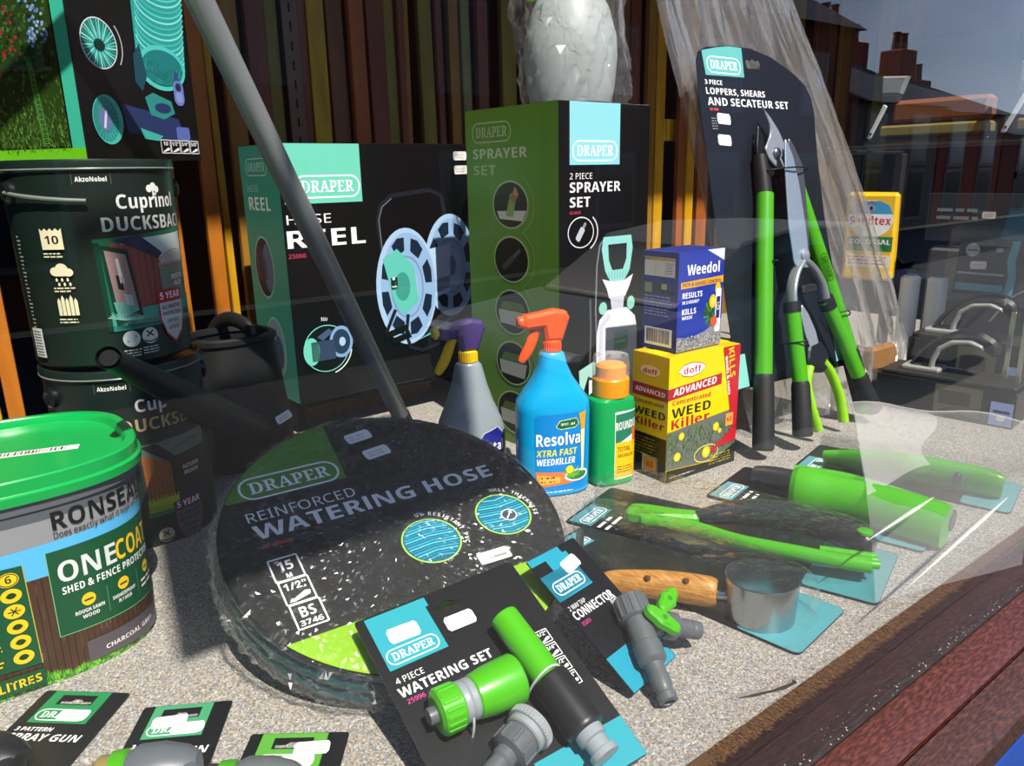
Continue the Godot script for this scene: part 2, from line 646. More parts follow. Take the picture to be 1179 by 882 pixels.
func _ready() -> void:
	# camera: a phone held just outside the pane, turned 37 degrees along it and tipped down
	var cam := Camera3D.new()
	cam.name = "camera"
	add_child(cam)
	var yaw := deg_to_rad(37.3)
	var tip := deg_to_rad(15.3)
	var fwd := Vector3(sin(yaw) * cos(tip), -sin(tip), -cos(yaw) * cos(tip))
	var rgt := Vector3(cos(yaw), 0, sin(yaw))
	var upw := rgt.cross(fwd)
	var roll := deg_to_rad(1.2)
	cam.transform = Transform3D(Basis(rgt * cos(roll) - upw * sin(roll), rgt * sin(roll) + upw * cos(roll), -fwd), Vector3(0, 0.44, 0.25))
	cam.fov = rad_to_deg(2.0 * atan(441.0 / 885.0))
	cam.near = 0.02
	cam.current = true
	# sky and exposure
	var env := Environment.new()
	env.tonemap_mode = Environment.TONE_MAPPER_LINEAR
	env.tonemap_exposure = 1.0
	env.background_mode = Environment.BG_SKY
	var sky := Sky.new()
	var sm := ProceduralSkyMaterial.new()
	sm.sky_top_color = Color(0.30, 0.41, 0.60)
	sm.sky_horizon_color = Color(0.68, 0.74, 0.81)
	sm.sky_curve = 0.12
	sm.ground_horizon_color = Color(0.42, 0.42, 0.42)
	sm.ground_bottom_color = Color(0.3, 0.3, 0.3)
	sm.energy_multiplier = 2.4
	sm.sky_cover = clouds()
	sm.sky_cover_modulate = Color(0.5, 0.5, 0.5)
	sky.sky_material = sm
	env.sky = sky
	env.sdfgi_enabled = true
	env.ssao_enabled = true
	env.ssil_enabled = true
	var we := WorldEnvironment.new()
	we.name = "environment"
	we.environment = env
	add_child(we)
	# sun: high over the houses opposite, almost square on to the window
	var sun := DirectionalLight3D.new()
	sun.name = "sun"
	sun.shadow_enabled = true
	sun.light_energy = 2.7
	sun.light_color = Color(1.0, 0.97, 0.92)
	sun.light_angular_distance = 0.6
	sun.basis = Basis.looking_at(sun_dir, Vector3.UP)
	add_child(sun)

	var fn := FastNoiseLite.new()
	fn.seed = 3
	fn.noise_type = FastNoiseLite.TYPE_CELLULAR
	fn.cellular_return_type = FastNoiseLite.RETURN_DISTANCE2_SUB
	fn.frequency = 0.03
	fn.fractal_octaves = 3
	crinkle = NoiseTexture2D.new()
	crinkle.width = 512
	crinkle.height = 512
	crinkle.seamless = true
	crinkle.noise = fn
	crinkle.as_normal_map = true
	crinkle.bump_strength = 8.0

	build_shell()
	build_street()
	build_slats()
	build_tubs()
	build_cartons()
	build_bottles()
	build_can_and_pole()
	build_hose()
	build_lopper_set()
	build_cards()
	build_ground_packs()
	build_right_display()

func clouds() -> Texture2D:
	var w := 512
	var h := 256
	var im := Image.create(w, h, false, Image.FORMAT_RGBA8)
	var f := FastNoiseLite.new()
	f.seed = 11
	f.frequency = 1.6
	f.fractal_octaves = 5
	for y in h:
		var el := PI / 2 - PI * (y + 0.5) / h
		for x in w:
			var a := TAU * (x + 0.5) / w
			var d := Vector3(cos(a) * cos(el), sin(el) * 2.6, sin(a) * cos(el))
			var q := clampf(f.get_noise_3dv(d) * 2.4 + 0.12, 0.0, 1.0) if el > 0.0 else 0.0
			im.set_pixel(x, y, Color(1, 1, 1, q))
	return ImageTexture.create_from_image(im)

# ---- the window, its sill, the room behind
func build_shell() -> void:
	var carpet := carpet_material()
	var mb := MB.new()
	# carpet: a thin sheet with a slit near its edge, lying on the display bed
	var outer := v2([-0.75, -1.24, 2.3, -1.24, 2.3, -0.05])
	var r := RandomNumberGenerator.new()
	r.seed = 5
	var x := 2.3
	var edge := FastNoiseLite.new()
	edge.seed = 2
	edge.frequency = 14.0
	while x > -0.7:
		x -= r.randf_range(0.003, 0.006)
		var frayed := smoothstep(0.25, 0.4, x) * (1.0 - smoothstep(1.0, 1.15, x))
		outer.append(Vector2(x, -0.0505 - frayed * (0.008 + 0.006 * edge.get_noise_1d(x)) - r.randf_range(0.0, 0.0016)))
	outer.append(Vector2(-0.75, -0.05))
	outer.reverse()
	var slit := v2([0.478, -0.0935, 0.50, -0.088, 0.53, -0.0765, 0.552, -0.0715, 0.551, -0.0655, 0.535, -0.0665, 0.505, -0.0775])
	mb.prism(with_hole(outer, slit), 0.004, Transform3D(Basis(Vector3(1, 0, 0), Vector3(0, 0, 1), Vector3(0, -1, 0)), Vector3.ZERO), 0.0)
	var fl := struct("floor", mb, carpet, "grey-beige speckled carpet on the display bed")
	part(fl, "backing_strip", MB.new().box(at(0.7, 0.0, -0.0555), Vector3(0.92, 0.0022, 0.013), 0.0006), grain("2c1d0f", "4f361b", "7a5a32", 0.09, Vector3(60, 60, 14), 0.95, 0.6), "coarse brown backing bared at the carpet edge")
	# frayed coarse backing along the cut edge
	var fr := MB.new()
	for i in 5200:
		var px := 0.28 + 0.85 * r.randf()
		var wide := 0.016 if px > 0.42 and px < 0.9 else 0.006
		var pz := -0.046 - wide * r.randf()
		var a := Vector3(px, 0.0012 + r.randf() * 0.002, pz)
		var d := Vector3(r.randf_range(-0.0016, 0.0016), r.randf_range(0.0003, 0.0022), r.randf_range(0.001, 0.006))
		var s := Vector3(0.0004, 0, 0.0002)
		fr.col = [Color.html("5c3c1c"), Color.html("7a5428"), Color.html("38240f"), Color.html("8a6f44")][r.randi() % 4].srgb_to_linear()
		fr.tri(a - s, a + s, a + d, Vector3.UP, Vector3.UP, Vector3.UP)
	var fo := part(fl, "frayed_backing", fr, print_mat(0.95), "brown frayed backing fibres at the carpet edge")
	fo.set_meta("kind", "stuff")
	var du := MB.new()
	du.col = Color.html("b8b2a6").srgb_to_linear()
	for i in 220:
		var q := Vector3(r.randf_range(0.35, 1.2), 0.0045, -0.002 - 0.04 * r.randf() * r.randf())
		q.y = 0.0047 if q.z > -0.006 else lerpf(0.0047, -0.0026, (-q.z - 0.004) / 0.042)
		var s := r.randf_range(0.0002, 0.0009)
		du.box(Transform3D(Basis(Vector3.UP, r.randf() * 3.0), q), Vector3(s * 1.6, s * 0.8, s))
	var dust := struct("trim_grit", du, print_mat(0.95), "pale grit lying on the dark bead")
	dust.set_meta("kind", "stuff")
	struct("wall_display_bed", MB.new().box(at(0.775, -0.044, -0.645), Vector3(3.05, 0.078, 1.19)), mat("2a2622", 0.9), "bed under the carpet")
	# timber sill: dark inner bead, red-brown rail with a groove, rounded outer lip
	var dark := grain("0e0e0d", "191817", "2c2a28", 0.035, Vector3(1.5, 20, 20), 0.55, 0.3)
	var red := grain("2c130f", "451f18", "5f3329", 0.05, Vector3(3, 12, 12), 0.38, 0.3)
	var run := func(pts: Array, m: Material, called: String, label: String) -> void:
		var p := v2(pts)
		var t := Transform3D(Basis(Vector3(0, 0, 1), Vector3(0, 1, 0), Vector3(-1, 0, 0)), Vector3(2.3, 0, 0))
		struct(called, MB.new().prism(p, 3.05, t, 0.0), m, label)
	run.call([-0.05, -0.06, -0.0005, -0.06, -0.0005, 0.004, -0.004, 0.0045, -0.030, 0.001, -0.046, -0.003, -0.05, -0.004], dark, "trim_1", "dark scuffed inner bead of the window sill")
	run.call([0.0002, -0.06, 0.037, -0.06, 0.037, -0.001, 0.034, 0.001, 0.004, 0.004, 0.0002, 0.003], red, "trim_2", "red-brown weathered sill rail")
	run.call([0.0375, -0.036, 0.070, -0.036, 0.073, -0.028, 0.071, -0.010, 0.066, -0.006, 0.045, -0.004, 0.0395, -0.0025, 0.0375, -0.006], grain("20110e", "371b15", "52301f", 0.05, Vector3(3, 12, 12), 0.45, 0.3), "trim_3", "dark brown rounded sill nosing")
	run.call([0.0, -0.037, 0.0715, -0.037, 0.0715, -0.3, 0.0, -0.3], mat("0f3f92", 0.5), "trim_4", "blue painted board under the sill")
	struct("wall_riser", MB.new().box(at(0.775, -0.705, 0.03), Vector3(6.05, 0.8, 0.08)), mat("0f3170", 0.5), "blue painted stall riser below the window")
	# pane
	var pane := MB.new().box(at(0.775, 1.16, -0.003), Vector3(3.05, 2.33, 0.006))
	var g := struct("window_1", pane, film("ffffff", 0.0, 0.0), "clear glass pane of the shop window")
	g.set_meta("label", "clear glass pane of the shop window")
	# frame and shell round the display and the shop behind it
	struct("wall_head", MB.new().box(at(0.775, 2.81, 0.02), Vector3(6.2, 0.98, 0.2)), mat("24405e", 0.6), "fascia over the window")
	struct("wall_jamb_west", MB.new().box(at(-1.5, 1.05, 0.02), Vector3(1.45, 4.3, 0.16)), mat("3a1a14", 0.5), "timber jamb")
	struct("wall_jamb_east", MB.new().box(at(3.0, 1.05, 0.02), Vector3(1.4, 4.3, 0.16)), mat("3a1a14", 0.5), "timber jamb")
	var gloom := mat("1d1a18", 0.9)
	struct("wall_back", MB.new().box(at(0.8, 1.2, -4.05), Vector3(6.2, 4.4, 0.1)), gloom, "dim shop wall")
	struct("wall_west", MB.new().box(at(-2.25, 1.2, -2.0), Vector3(0.1, 4.4, 4.2)), gloom, "dim shop wall")
	struct("wall_east", MB.new().box(at(3.75, 1.2, -2.0), Vector3(0.1, 4.4, 4.2)), gloom, "dim shop wall")
	struct("ceiling", MB.new().box(at(0.775, 3.35, -2.0), Vector3(6.2, 0.1, 4.4)), mat("3a3836", 0.9), "shop ceiling")
	struct("floor_shop", MB.new().box(at(0.775, -0.75, -2.0), Vector3(6.2, 0.1, 4.4)), gloom, "shop floor")

func build_slats() -> void:
	# rough painted slats nailed up behind the display, gaps dark
	var tone := {"y": ["a87d0a", "c4920e", "d4a31c"], "oc": ["7a5714", "91681a", "a37824"], "or": ["85451a", "9a551f", "aa6428"], "rb": ["5c3020", "6d3a26", "7d4730"], "ol": ["66621f", "7a7526", "8a8430"], "br": ["46301a", "6b4a26", "7f5c34"], "gr": ["4f5230", "787c48", "8e925c"], "yo": ["7d6a10", "b49a18", "cbb02c"], "o": ["99560f", "b36a14", "c47a20"]}
	var list := [[0.02, 0.06, "y"], [0.075, 0.10, "o"], [0.159, 0.189, "y"], [0.194, 0.209, "or"], [0.211, 0.239, "y"], [0.30, 0.33, "oc"], [0.36, 0.40, "o"], [0.452, 0.479, "o"], [0.484, 0.498, "y"], [0.514, 0.549, "oc"], [0.560, 0.598, "rb"], [0.603, 0.629, "ol"], [0.667, 0.685, "rb"], [0.689, 0.726, "yo"], [0.732, 0.768, "br"], [0.774, 0.808, "or"], [0.818, 0.857, "rb"], [0.859, 0.885, "ol"], [0.887, 0.902, "rb"], [0.908, 0.921, "oc"], [0.945, 0.979, "ol"], [0.986, 1.002, "rb"], [1.027, 1.053, "oc"], [1.056, 1.080, "gr"], [1.090, 1.119, "rb"], [1.160, 1.201, "ol"], [1.238, 1.281, "br"], [1.320, 1.349, "y"], [1.393, 1.449, "or"], [1.499, 1.537, "ol"], [1.553, 1.595, "br"], [1.605, 1.642, "rb"], [1.653, 1.684, "oc"], [1.687, 1.722, "y"], [1.794, 1.820, "or"], [1.828, 1.862, "y"], [1.889, 1.936, "or"], [2.000, 2.084, "oc"], [2.171, 2.239, "rb"], [2.310, 2.382, "oc"], [2.457, 2.509, "rb"], [2.551, 2.594, "br"], [2.616, 2.671, "oc"], [2.699, 2.774, "rb"], [2.875, 2.968, "ol"], [3.098, 3.193, "rb"]]
	var s := thing("slatted_screen", "screen of upright painted slats, yellow, orange and brown, behind the display", "screen", at(1.5, 0, -1.30))
	var r := RandomNumberGenerator.new()
	r.seed = 21
	for e in list:
		var k: Array = tone[e[2]]
		var m := grain(Color.html(k[0]).lerp(Color.html(k[1]), 0.6).to_html(false), k[1], Color.html(k[2]).lerp(Color.html(k[1]), 0.5).to_html(false), 0.012, Vector3(7, 1.5, 7), 0.5, 0.0, FastNoiseLite.TYPE_SIMPLEX_SMOOTH, 256)
		var lean := Basis(Vector3.BACK, r.randf_range(-0.012, 0.012))
		part(s, "slat", MB.new().box(Transform3D(lean, Vector3((e[0] + e[1]) / 2 - 1.5, 0.78, r.randf_range(-0.012, 0.012))), Vector3(e[1] - e[0], 1.9, 0.016), 0.0015), m)
	part(s, "cross_rail", MB.new().box(at(0.265, 0.55, -0.03), Vector3(0.7, 0.06, 0.018), 0.002), grain("9a7008", "d9a40f", "e8bd2a", 0.012, Vector3(20, 1.6, 20), 0.55, 0.2, FastNoiseLite.TYPE_SIMPLEX_SMOOTH, 256))
	part(s, "cross_rail", MB.new().box(at(-0.9, 1.2, -0.03), Vector3(1.5, 0.06, 0.018), 0.002), mat("3d2a14", 0.7))
	# slotted steel upright
	var u := thing("slotted_upright", "grey-brown steel shelving upright with a column of slots", "upright", at(0.649, 0, -1.285))
	var o := PackedVector2Array(v2([-0.016, -0.15, 0.016, -0.15, 0.016, 1.7, -0.016, 1.7]))
	var slots := MB.new()
	for k in 40:
		var y := 0.3 + 0.035 * k
		slots.box(at(0.0, y, 0.0), Vector3(0.004, 0.017, 0.0044))
	part(u, "channel", MB.new().prism(o, 0.004, Transform3D(Basis.IDENTITY, Vector3(0, 0, -0.002)), 0.0008), mat("6e5a4c", 0.5, 0.3))
	part(u, "slots", slots, mat("0c0b0a", 0.9)).set_meta("kind", "stuff")

# ---- the street behind the photographer: mirrored in the pane, and an unseen banner added to shade the middle of the display
func build_street() -> void:
	struct("pavement", MB.new().box(at(10, -1.15, 1.2), Vector3(70, 0.1, 2.4)), grain("3c3b39", "4a4947", "585653", 0.05, Vector3.ONE * 1.5, 0.9), "pavement slabs")
	struct("road", MB.new().box(at(10, -1.25, 6.0), Vector3(70, 0.1, 7.2)), grain("262628", "303032", "3a3a3c", 0.08, Vector3.ONE, 0.9), "asphalt road")
	var brick := grain("4d1f16", "6e3022", "84402f", 0.06, Vector3.ONE * 2.0, 0.9)
	var slate := grain("26282c", "383b40", "4a4d53", 0.05, Vector3.ONE * 1.5, 0.8)
	var pale := mat("6b615a", 0.9)
	house(Vector3(-26, -1.1, 9.4), 34.0, 4.4, 7.0, 2.2, brick, slate, "long dark red brick terrace across the street", 12)
	house(Vector3(8.2, -1.1, 9.4), 8.6, 4.3, 6.0, 2.0, mat("5a2a20", 0.9), slate, "dark red gabled house across the street, chimney at its end", 3)
	house(Vector3(17.0, -1.1, 9.4), 4.2, 2.9, 6.0, 1.6, pale, slate, "pale rendered house across the street with a sloping slate roof", 2)
	house(Vector3(21.3, -1.1, 9.4), 3.8, 2.8, 6.0, 1.3, grain("6a2418", "8a3424", "9c4632", 0.06, Vector3.ONE * 2.0, 0.9), slate, "bright red brick house across the street, beside the pale one", 2)
	house(Vector3(25.2, -1.1, 9.4), 22.0, 2.3, 6.0, 1.0, brick, slate, "low red brick row at the far end of the street", 7)
	parked_car()
	# unseen cloth banner added over the pavement to cast the shade inside
	var b := thing("shade_banner", "unseen plain cloth banner added over the pavement to shade the display", "banner", at(0.165, 1.464, 0.6))
	part(b, "cloth", MB.new().box(at(0, 0.378, 0), Vector3(0.43, 0.756, 0.004), 0.001), mat("7d7a75", 0.9))
	part(b, "rod", MB.new().tube([Vector3(-0.25, 0.76, 0), Vector3(0.25, 0.76, 0)], 0.01, 10), mat("2a2a2a", 0.5, 0.8))
	part(b, "bracket", MB.new().tube([Vector3(0, 0.77, 0), Vector3(0, 1.0, -0.3), Vector3(0, 1.1, -0.49)], 0.012, 10), mat("2a2a2a", 0.5, 0.8))

func house(o: Vector3, w: float, hgt: float, d: float, roof: float, wall: Material, slate: Material, label: String, n: int) -> void:
	var h := thing("terrace_house", label, "house", Transform3D(Basis.IDENTITY, o), "houses across the street")
	part(h, "wall", MB.new().box(at(w / 2, hgt / 2, d / 2), Vector3(w, hgt, d)), wall)
	var t := Transform3D(Basis(Vector3(0, 0, 1), Vector3(0, 1, 0), Vector3(-1, 0, 0)), Vector3(w, hgt, 0))
	part(h, "roof", MB.new().prism(v2([-0.3, 0, d + 0.3, 0, d / 2, roof]), w, t), slate)
	for k in [0.5 / w, 1.0 - 0.5 / w]:
		var c := part(h, "chimney", MB.new().box(at(w * k, hgt + roof, d / 2), Vector3(0.9, 1.5, 0.7), 0.03), wall)
		for q in [-0.22, 0.22]:
			part(c, "pot", MB.new().lathe([Vector2(0.13, 0), Vector2(0.1, 0.45), Vector2(0.13, 0.5)], 10, at(w * k + q, hgt + roof + 0.75, d / 2)), mat("6b3a28", 0.9))
	for i in n:
		for y in [hgt * 0.28, hgt * 0.74]:
			var f := part(h, "window", MB.new().box(at(w * (i + 0.5) / n, y, -0.01), Vector3(0.95, 1.25, 0.06)), mat("6a6660", 0.6))
			part(f, "pane", MB.new().box(at(w * (i + 0.5) / n, y, -0.035), Vector3(0.78, 1.08, 0.03)), mat("20242a", 0.1))

func parked_car() -> void:
	# silver hatchback at the near kerb, seen only in the pane
	var t := thing("parked_car", "silver hatchback parked at the kerb, mirrored in the window", "car", Transform3D(Basis.IDENTITY.scaled(Vector3(1, 0.87, 1)), Vector3(4.75, -1.2, 3.5)))
	var paint := mat("676b6e", 0.75, 0.0)
	var lower := rounded(v2([-2.0, 0.3, -2.05, 0.62, -1.95, 0.82, -1.0, 0.92, 1.7, 0.95, 2.02, 0.85, 2.05, 0.35, 1.9, 0.25, -1.9, 0.25]), 0.1)
	part(t, "body", MB.new().prism(lower, 1.7, Transform3D(Basis.IDENTITY, Vector3(0, 0, -0.85)), 0.09), paint)
	var cabin := rounded(v2([-1.15, 0.9, -0.5, 1.3, 0.2, 1.38, 1.2, 1.34, 1.8, 0.95, 1.8, 0.9]), 0.12)
	part(t, "cabin_glass", MB.new().prism(cabin, 1.46, Transform3D(Basis.IDENTITY, Vector3(0, 0, -0.73)), 0.1), mat("14181c", 0.45))
	part(t, "roof_skin", MB.new().prism(rounded(v2([-0.5, 1.285, 0.2, 1.365, 1.2, 1.325, 1.35, 1.26, 1.3, 1.38, 0.2, 1.42, -0.45, 1.345]), 0.02), 1.3, Transform3D(Basis.IDENTITY, Vector3(0, 0, -0.65)), 0.02), paint)
	for x in [-1.3, 1.3]:
		for z in [-0.78, 0.78]:
			var w := part(t, "wheel", MB.new().lathe([Vector2(0.2, -0.1), Vector2(0.31, -0.09), Vector2(0.32, 0.0), Vector2(0.31, 0.09), Vector2(0.2, 0.1)], 32, Transform3D(Basis(Vector3.RIGHT, Vector3.BACK, Vector3.DOWN), Vector3(x, 0.32, z))), mat("101010", 0.9))
			part(w, "hub_cap", MB.new().lathe([Vector2(0.19, 0.0), Vector2(0.17, 0.02), Vector2(0.01, 0.03)], 20, Transform3D(Basis(Vector3.RIGHT, Vector3.BACK * signf(z), Vector3.DOWN * signf(z)), Vector3(x, 0.32, z + 0.1 * signf(z)))), mat("7a7e82", 0.6, 0.3))
	for z in [-0.6, 0.6]:
		part(t, "head_lamp", MB.new().box(at(-2.0, 0.7, z), Vector3(0.12, 0.14, 0.32), 0.03), mat("b0b4b8", 0.5))

func carpet_material() -> StandardMaterial3D:
	# short loop pile: rows of small loops in mixed greys and beiges with a few blue and brown flecks
	var n := 768
	var loop := 6.0
	var im := Image.create(n, n, false, Image.FORMAT_RGB8)
	var hm := Image.create(n, n, false, Image.FORMAT_RGB8)
	var r := RandomNumberGenerator.new()
	r.seed = 99
	var k := int(n / loop)
	var tone := []
	for i in k * k:
		var g := clampf(0.63 + r.randfn(0.0, 0.085), 0.34, 0.86)
		var c := Color(g * 1.02, g * 0.995, g * 0.945)
		var f := r.randf()
		if f < 0.05:
			c = Color(g * 0.80, g * 0.92, g * 1.08)
		elif f < 0.10:
			c = Color(g * 1.02, g * 0.86, g * 0.68)
		tone.append([c, r.randf_range(-0.8, 0.8), r.randf_range(-0.8, 0.8)])
	for y in n:
		for x in n:
			var j := int(y / loop) % k
			var shift := 3.0 if j % 2 else 0.0
			var i := int((x + shift) / loop) % k
			var e: Array = tone[j * k + i]
			var dx: float = (fmod(x + shift, loop) - loop / 2 + e[1]) / loop * 2.0
			var dy: float = (fmod(y, loop) - loop / 2 + e[2]) / loop * 2.0
			var h := clampf(1.0 - 0.75 * (dx * dx + dy * dy), 0.0, 1.0)
			im.set_pixel(x, y, e[0])
			hm.set_pixel(x, y, Color(h, h, h))
	hm.convert(Image.FORMAT_RGBA8)
	hm.bump_map_to_normal_map(2.4)
	var m := StandardMaterial3D.new()
	m.albedo_texture = ImageTexture.create_from_image(im)
	m.normal_enabled = true
	m.normal_texture = ImageTexture.create_from_image(hm)
	m.roughness = 0.95
	m.metallic_specular = 0.2
	m.uv1_triplanar = true
	m.uv1_world_triplanar = true
	m.uv1_scale = Vector3.ONE * 5.2
	return m

# ---- paint tubs
func build_tubs() -> void:
	var dark := mat("16241f", 0.38)
	for k in 2:
		var h := 0.234
		var t := thing("paint_tub", ["lower of the two stacked dark green paint tubs, autumn brown", "upper of the two stacked dark green paint tubs, shed picture, dusted aloe"][k], "paint tub", at(0.183 - 0.005 * k, h * k, -0.797), "stacked dark green paint tubs")
		var prof := [Vector3(0.084, 0.084, 0.0), Vector3(0.0865, 0.0865, 0.003), Vector3(0.0895, 0.0895, 0.2), Vector3(0.0898, 0.0898, 0.2165)]
		part(t, "body", MB.new().sweep(prof, 2.0, 72), dark)
		part(t, "lid", MB.new().sweep([Vector3(0.0905, 0.0905, 0.2166), Vector3(0.0925, 0.0925, 0.218), Vector3(0.0925, 0.0925, 0.2265), Vector3(0.0915, 0.0915, 0.2295), Vector3(0.0885, 0.0885, 0.2295), Vector3(0.0865, 0.0865, 0.2245), Vector3(0.01, 0.01, 0.2245)], 2.0, 72), mat("1d2a25", 0.3))
		part(t, "rim_line", MB.new().lathe([Vector2(0.0926, 0.2185), Vector2(0.0932, 0.2195), Vector2(0.0926, 0.2205)], 72, Transform3D.IDENTITY, false, false), mat("7d8582", 0.3))
		var front := rad_to_deg(atan2(0 - t.position.x, 0.25 - t.position.z))
		var m := ring_map(prof, 2.0, front, 2)
		# side lugs and the bail
		for sgn in [-1, 1]:
			var q := deg_to_rad(front + (-62.0 if sgn < 0 else 100.0))
			var c := Vector3(sin(q), 0, cos(q))
			var lt := Transform3D(Basis(Vector3.UP.cross(c), c, Vector3.UP.cross(c).cross(c)), c * 0.088 + Vector3(0, 0.196, 0))
			part(t, "handle_lug", MB.new().lathe([Vector2(0.012, 0), Vector2(0.012, 0.006), Vector2(0.008, 0.009), Vector2(0.004, 0.007)], 20, lt), mat("0e1512", 0.4))
		var bail := []
		for i in 15:
			var q := deg_to_rad(front + lerpf(-62.0, 100.0, i / 14.0))
			bail.append(Vector3(sin(q) * 0.0955, 0.196 - 0.011 * sin(PI * i / 14.0), cos(q) * 0.0955))
		if k == 1:
			part(t, "bail_handle", MB.new().tube(bail.slice(0, 6), 0.0022, 8), mat("8f9592", 0.35, 0.4))
		var pr := PR.new(m, 6.0)
		var w := "f3f3ee"
		# maker's small frame and the brand words
		var ox := 0.0 if k == 1 else -18.0
		pr.line(v2([-18 + ox, 203, -18 + ox, 217, 20 + ox, 217, 20 + ox, 203]), 0.5, "6f7a75")
		pr.text(tx("AkzoNobel"), -15 + ox, 206, 5.0, w, 31)
		pr.text(tx("Cuprinol"), 22 + ox, 176, 15.5, w, 82)
		pr.ell(63 + ox, 197, 4.2, 4.2, w).ell(69 + ox, 199, 4.6, 4.6, w).ell(74 + ox, 196, 3.8, 3.8, w).xy([67 + ox, 196, 69.5 + ox, 196, 69.3 + ox, 186, 67.2 + ox, 186], w)
		pr.text(tx("DUCKSBACK"), 4 + ox, 152, 15.5, "c9cbc6" if k == 1 else "cbb784", 124)
		if k == 1:
			# framed picture of an open shed door, a red shed and a grey-green fence
			pr.xy([-8, 144, 118, 152, 124, 44, -4, 40], "1f6a4e")
			pr.up().xy([20, 142, 118, 146, 120, 92, 20, 92], "c9d4cf")
			pr.up().xy([8, 140, 64, 128, 66, 66, 12, 58], "8d4a45")
			for i in 6:
				pr.up().ln([14 + i * 8, 132 - i, 15 + i * 8, 62 + i], 0.6, "6d3230")
			pr.up().xy([12, 143, 40, 147, 70, 124, 62, 118], "2a3450")
			pr.up().xy([62, 112, 120, 112, 120, 66, 64, 66], "7d8a78")
			for i in 9:
				pr.up(0).rect(62, 68.2 + i * 5, 120, 69 + i * 5, "5f6c5c")
			for i in 8:
				pr.up().ln([64 + i * 7, 114, 71 + i * 7, 124 - absf(i - 3.5)], 0.8, "b78f84").ln([71 + i * 7, 114, 64 + i * 7, 124 - absf(i - 3.5)], 0.8, "b78f84")
			pr.arc(92, 108, 30, 18, 15, 165, 1.4, "b78f84").rect(61, 110, 120, 113, "b78f84")
			pr.up().xy([0, 62, 122, 70, 122, 46, 0, 42], "3d9a86")
			pr.xy([0, 50, 122, 54, 122, 44, 0, 40], "2f7f77")
			# glazed door leaf standing open
			pr.up().xy([-8, 140, -2, 141, 0, 41, -5, 40], "123a2c")
			pr.up().xy([-2, 138, 26, 131, 34, 56, 4, 46], "12382b")
			pr.up().xy([2, 132, 23, 126, 30, 62, 8, 54], "a08080").xy([4, 74, 29, 70, 30, 62, 7, 54], "58b0a2")
			pr.up().xy([12, 122, 15, 122, 18, 94, 14, 94], "d9d4cf").xy([10, 104, 16, 102, 17, 86, 11, 88], "2a2226").xy([16, 82, 24, 80, 25, 68, 17, 70], "b5bcbd")
			pr.up()
			for i in 14:
				pr.up(0).ln([14.0, 52.0, 14.0 + 20.0 * cos(0.2 * i + 0.1), 52.0 + 9.0 * sin(0.2 * i)], 0.8, "8fd0c0")
			pr.up().text(tx("DUSTED"), 92, 92, 5.2, w, 24, 0.5).text(tx("ALOE"), 92, 84, 5.2, w, 16, 0.5)
		else:
			pr.xy([0, 136, 92, 140, 92, 48, 0, 42], "26362a")
			pr.up().xy([2, 134, 92, 138, 92, 110, 2, 108], "707a6a")
			pr.up().xy([2, 120, 34, 110, 36, 58, 4, 60], "a8622a")
			for i in 6:
				pr.up().ln([6 + i * 5, 116 - i, 7 + i * 5, 62], 0.6, "7d4418")
			pr.xy([2, 132, 20, 134, 42, 112, 34, 106], "2b2e33")
			pr.up().xy([36, 112, 92, 116, 92, 64, 36, 62], "3f2416")
			pr.up()
			for i in 5:
				pr.up(0).rect(36, 66 + i * 9, 92, 67 + i * 9, "2c180e")
			pr.up().ln([40, 122, 64, 128, 90, 126], 2.0, "49602c")
			pr.up().xy([2, 62, 40, 62, 40, 46, 2, 44], "a5b81c")
			pr.up()
			for i in 24:
				pr.up(0).ln([4.0 + 1.5 * i, 54.0, 3.0 + 1.6 * i, 64.0 + 3.0 * sin(i * 2.3)], 0.9, "c3d42c")
			pr.xy([0, 46, 60, 48, 60, 43, 0, 40], "2f7d46")
			pr.up().text(tx("AUTUMN"), 62, 92, 5.5, "d8d2c4", 26, 0.5).text(tx("BROWN"), 62, 84, 5.5, "d8d2c4", 22, 0.5)
		# shield
		var sx := 54.0 if k == 1 else 32.0
		var sy := 78.0 if k == 1 else 52.0
		pr.up(2).xy([sx - 1, sy + 1, sx + 20, sy + 4, sx + 42, sy + 2, sx + 41, sy - 32, sx + 34, sy - 50, sx + 20, sy - 62, sx + 7, sy - 50, sx, sy - 32], "b8263a" if k == 1 else "6d1f28")
		pr.up().xy([sx + 1, sy - 12, sx + 40, sy - 12, sx + 39, sy - 32, sx + 33, sy - 48, sx + 20, sy - 59, sx + 8, sy - 48, sx + 2, sy - 32], "c4c6c8" if k == 1 else "66605c")
		pr.up().text(tx("5 YEAR"), sx + 20, sy - 8, 8, w, 34, 0.5)
		for e in [["ALL WEATHER", -20, 32], ["PROTECTION", -28, 31], ["FOR SHEDS", -37, 20], ["& FENCES", -45, 17]]:
			pr.text(tx(e[0]), sx + 20, sy + e[1], 4.6, "1c1f22", e[2], 0.5)
		# round badges and icons
		for e in [[17.0, 30.0, 0], [38.0, 31.0, 1]]:
			if k == 1 or e[2] == 1:
				var bx: float = e[0] + (0.0 if k == 1 else -20.0)
				var by: float = e[1] if k == 1 else 14.0
				pr.up().ell(bx, by, 9.5, 9.5, "cfd2d0" if k == 1 else "cdbd93")
				if e[2] == 1:
					pr.up().ln([bx - 4, by + 6, bx + 4, by - 1], 1.7, "10120f").ln([bx - 4, by - 1, bx + 4, by + 6], 1.7, "10120f").arc(bx, by - 4, 7, 3, 180, 360, 1.6, "10120f", 8)
				else:
					pr.up().ell(bx - 4, by - 3, 1.6, 1.6, "9fa4a4").ell(bx + 5, by + 2, 1.3, 1.3, "9fa4a4").ell(bx + 1, by - 6, 1.2, 1.2, "f4f4f4")
				small_lines(pr, bx - 10, by - 14, 20, 3, 3.2, "c9ccc8", 4 + e[2])
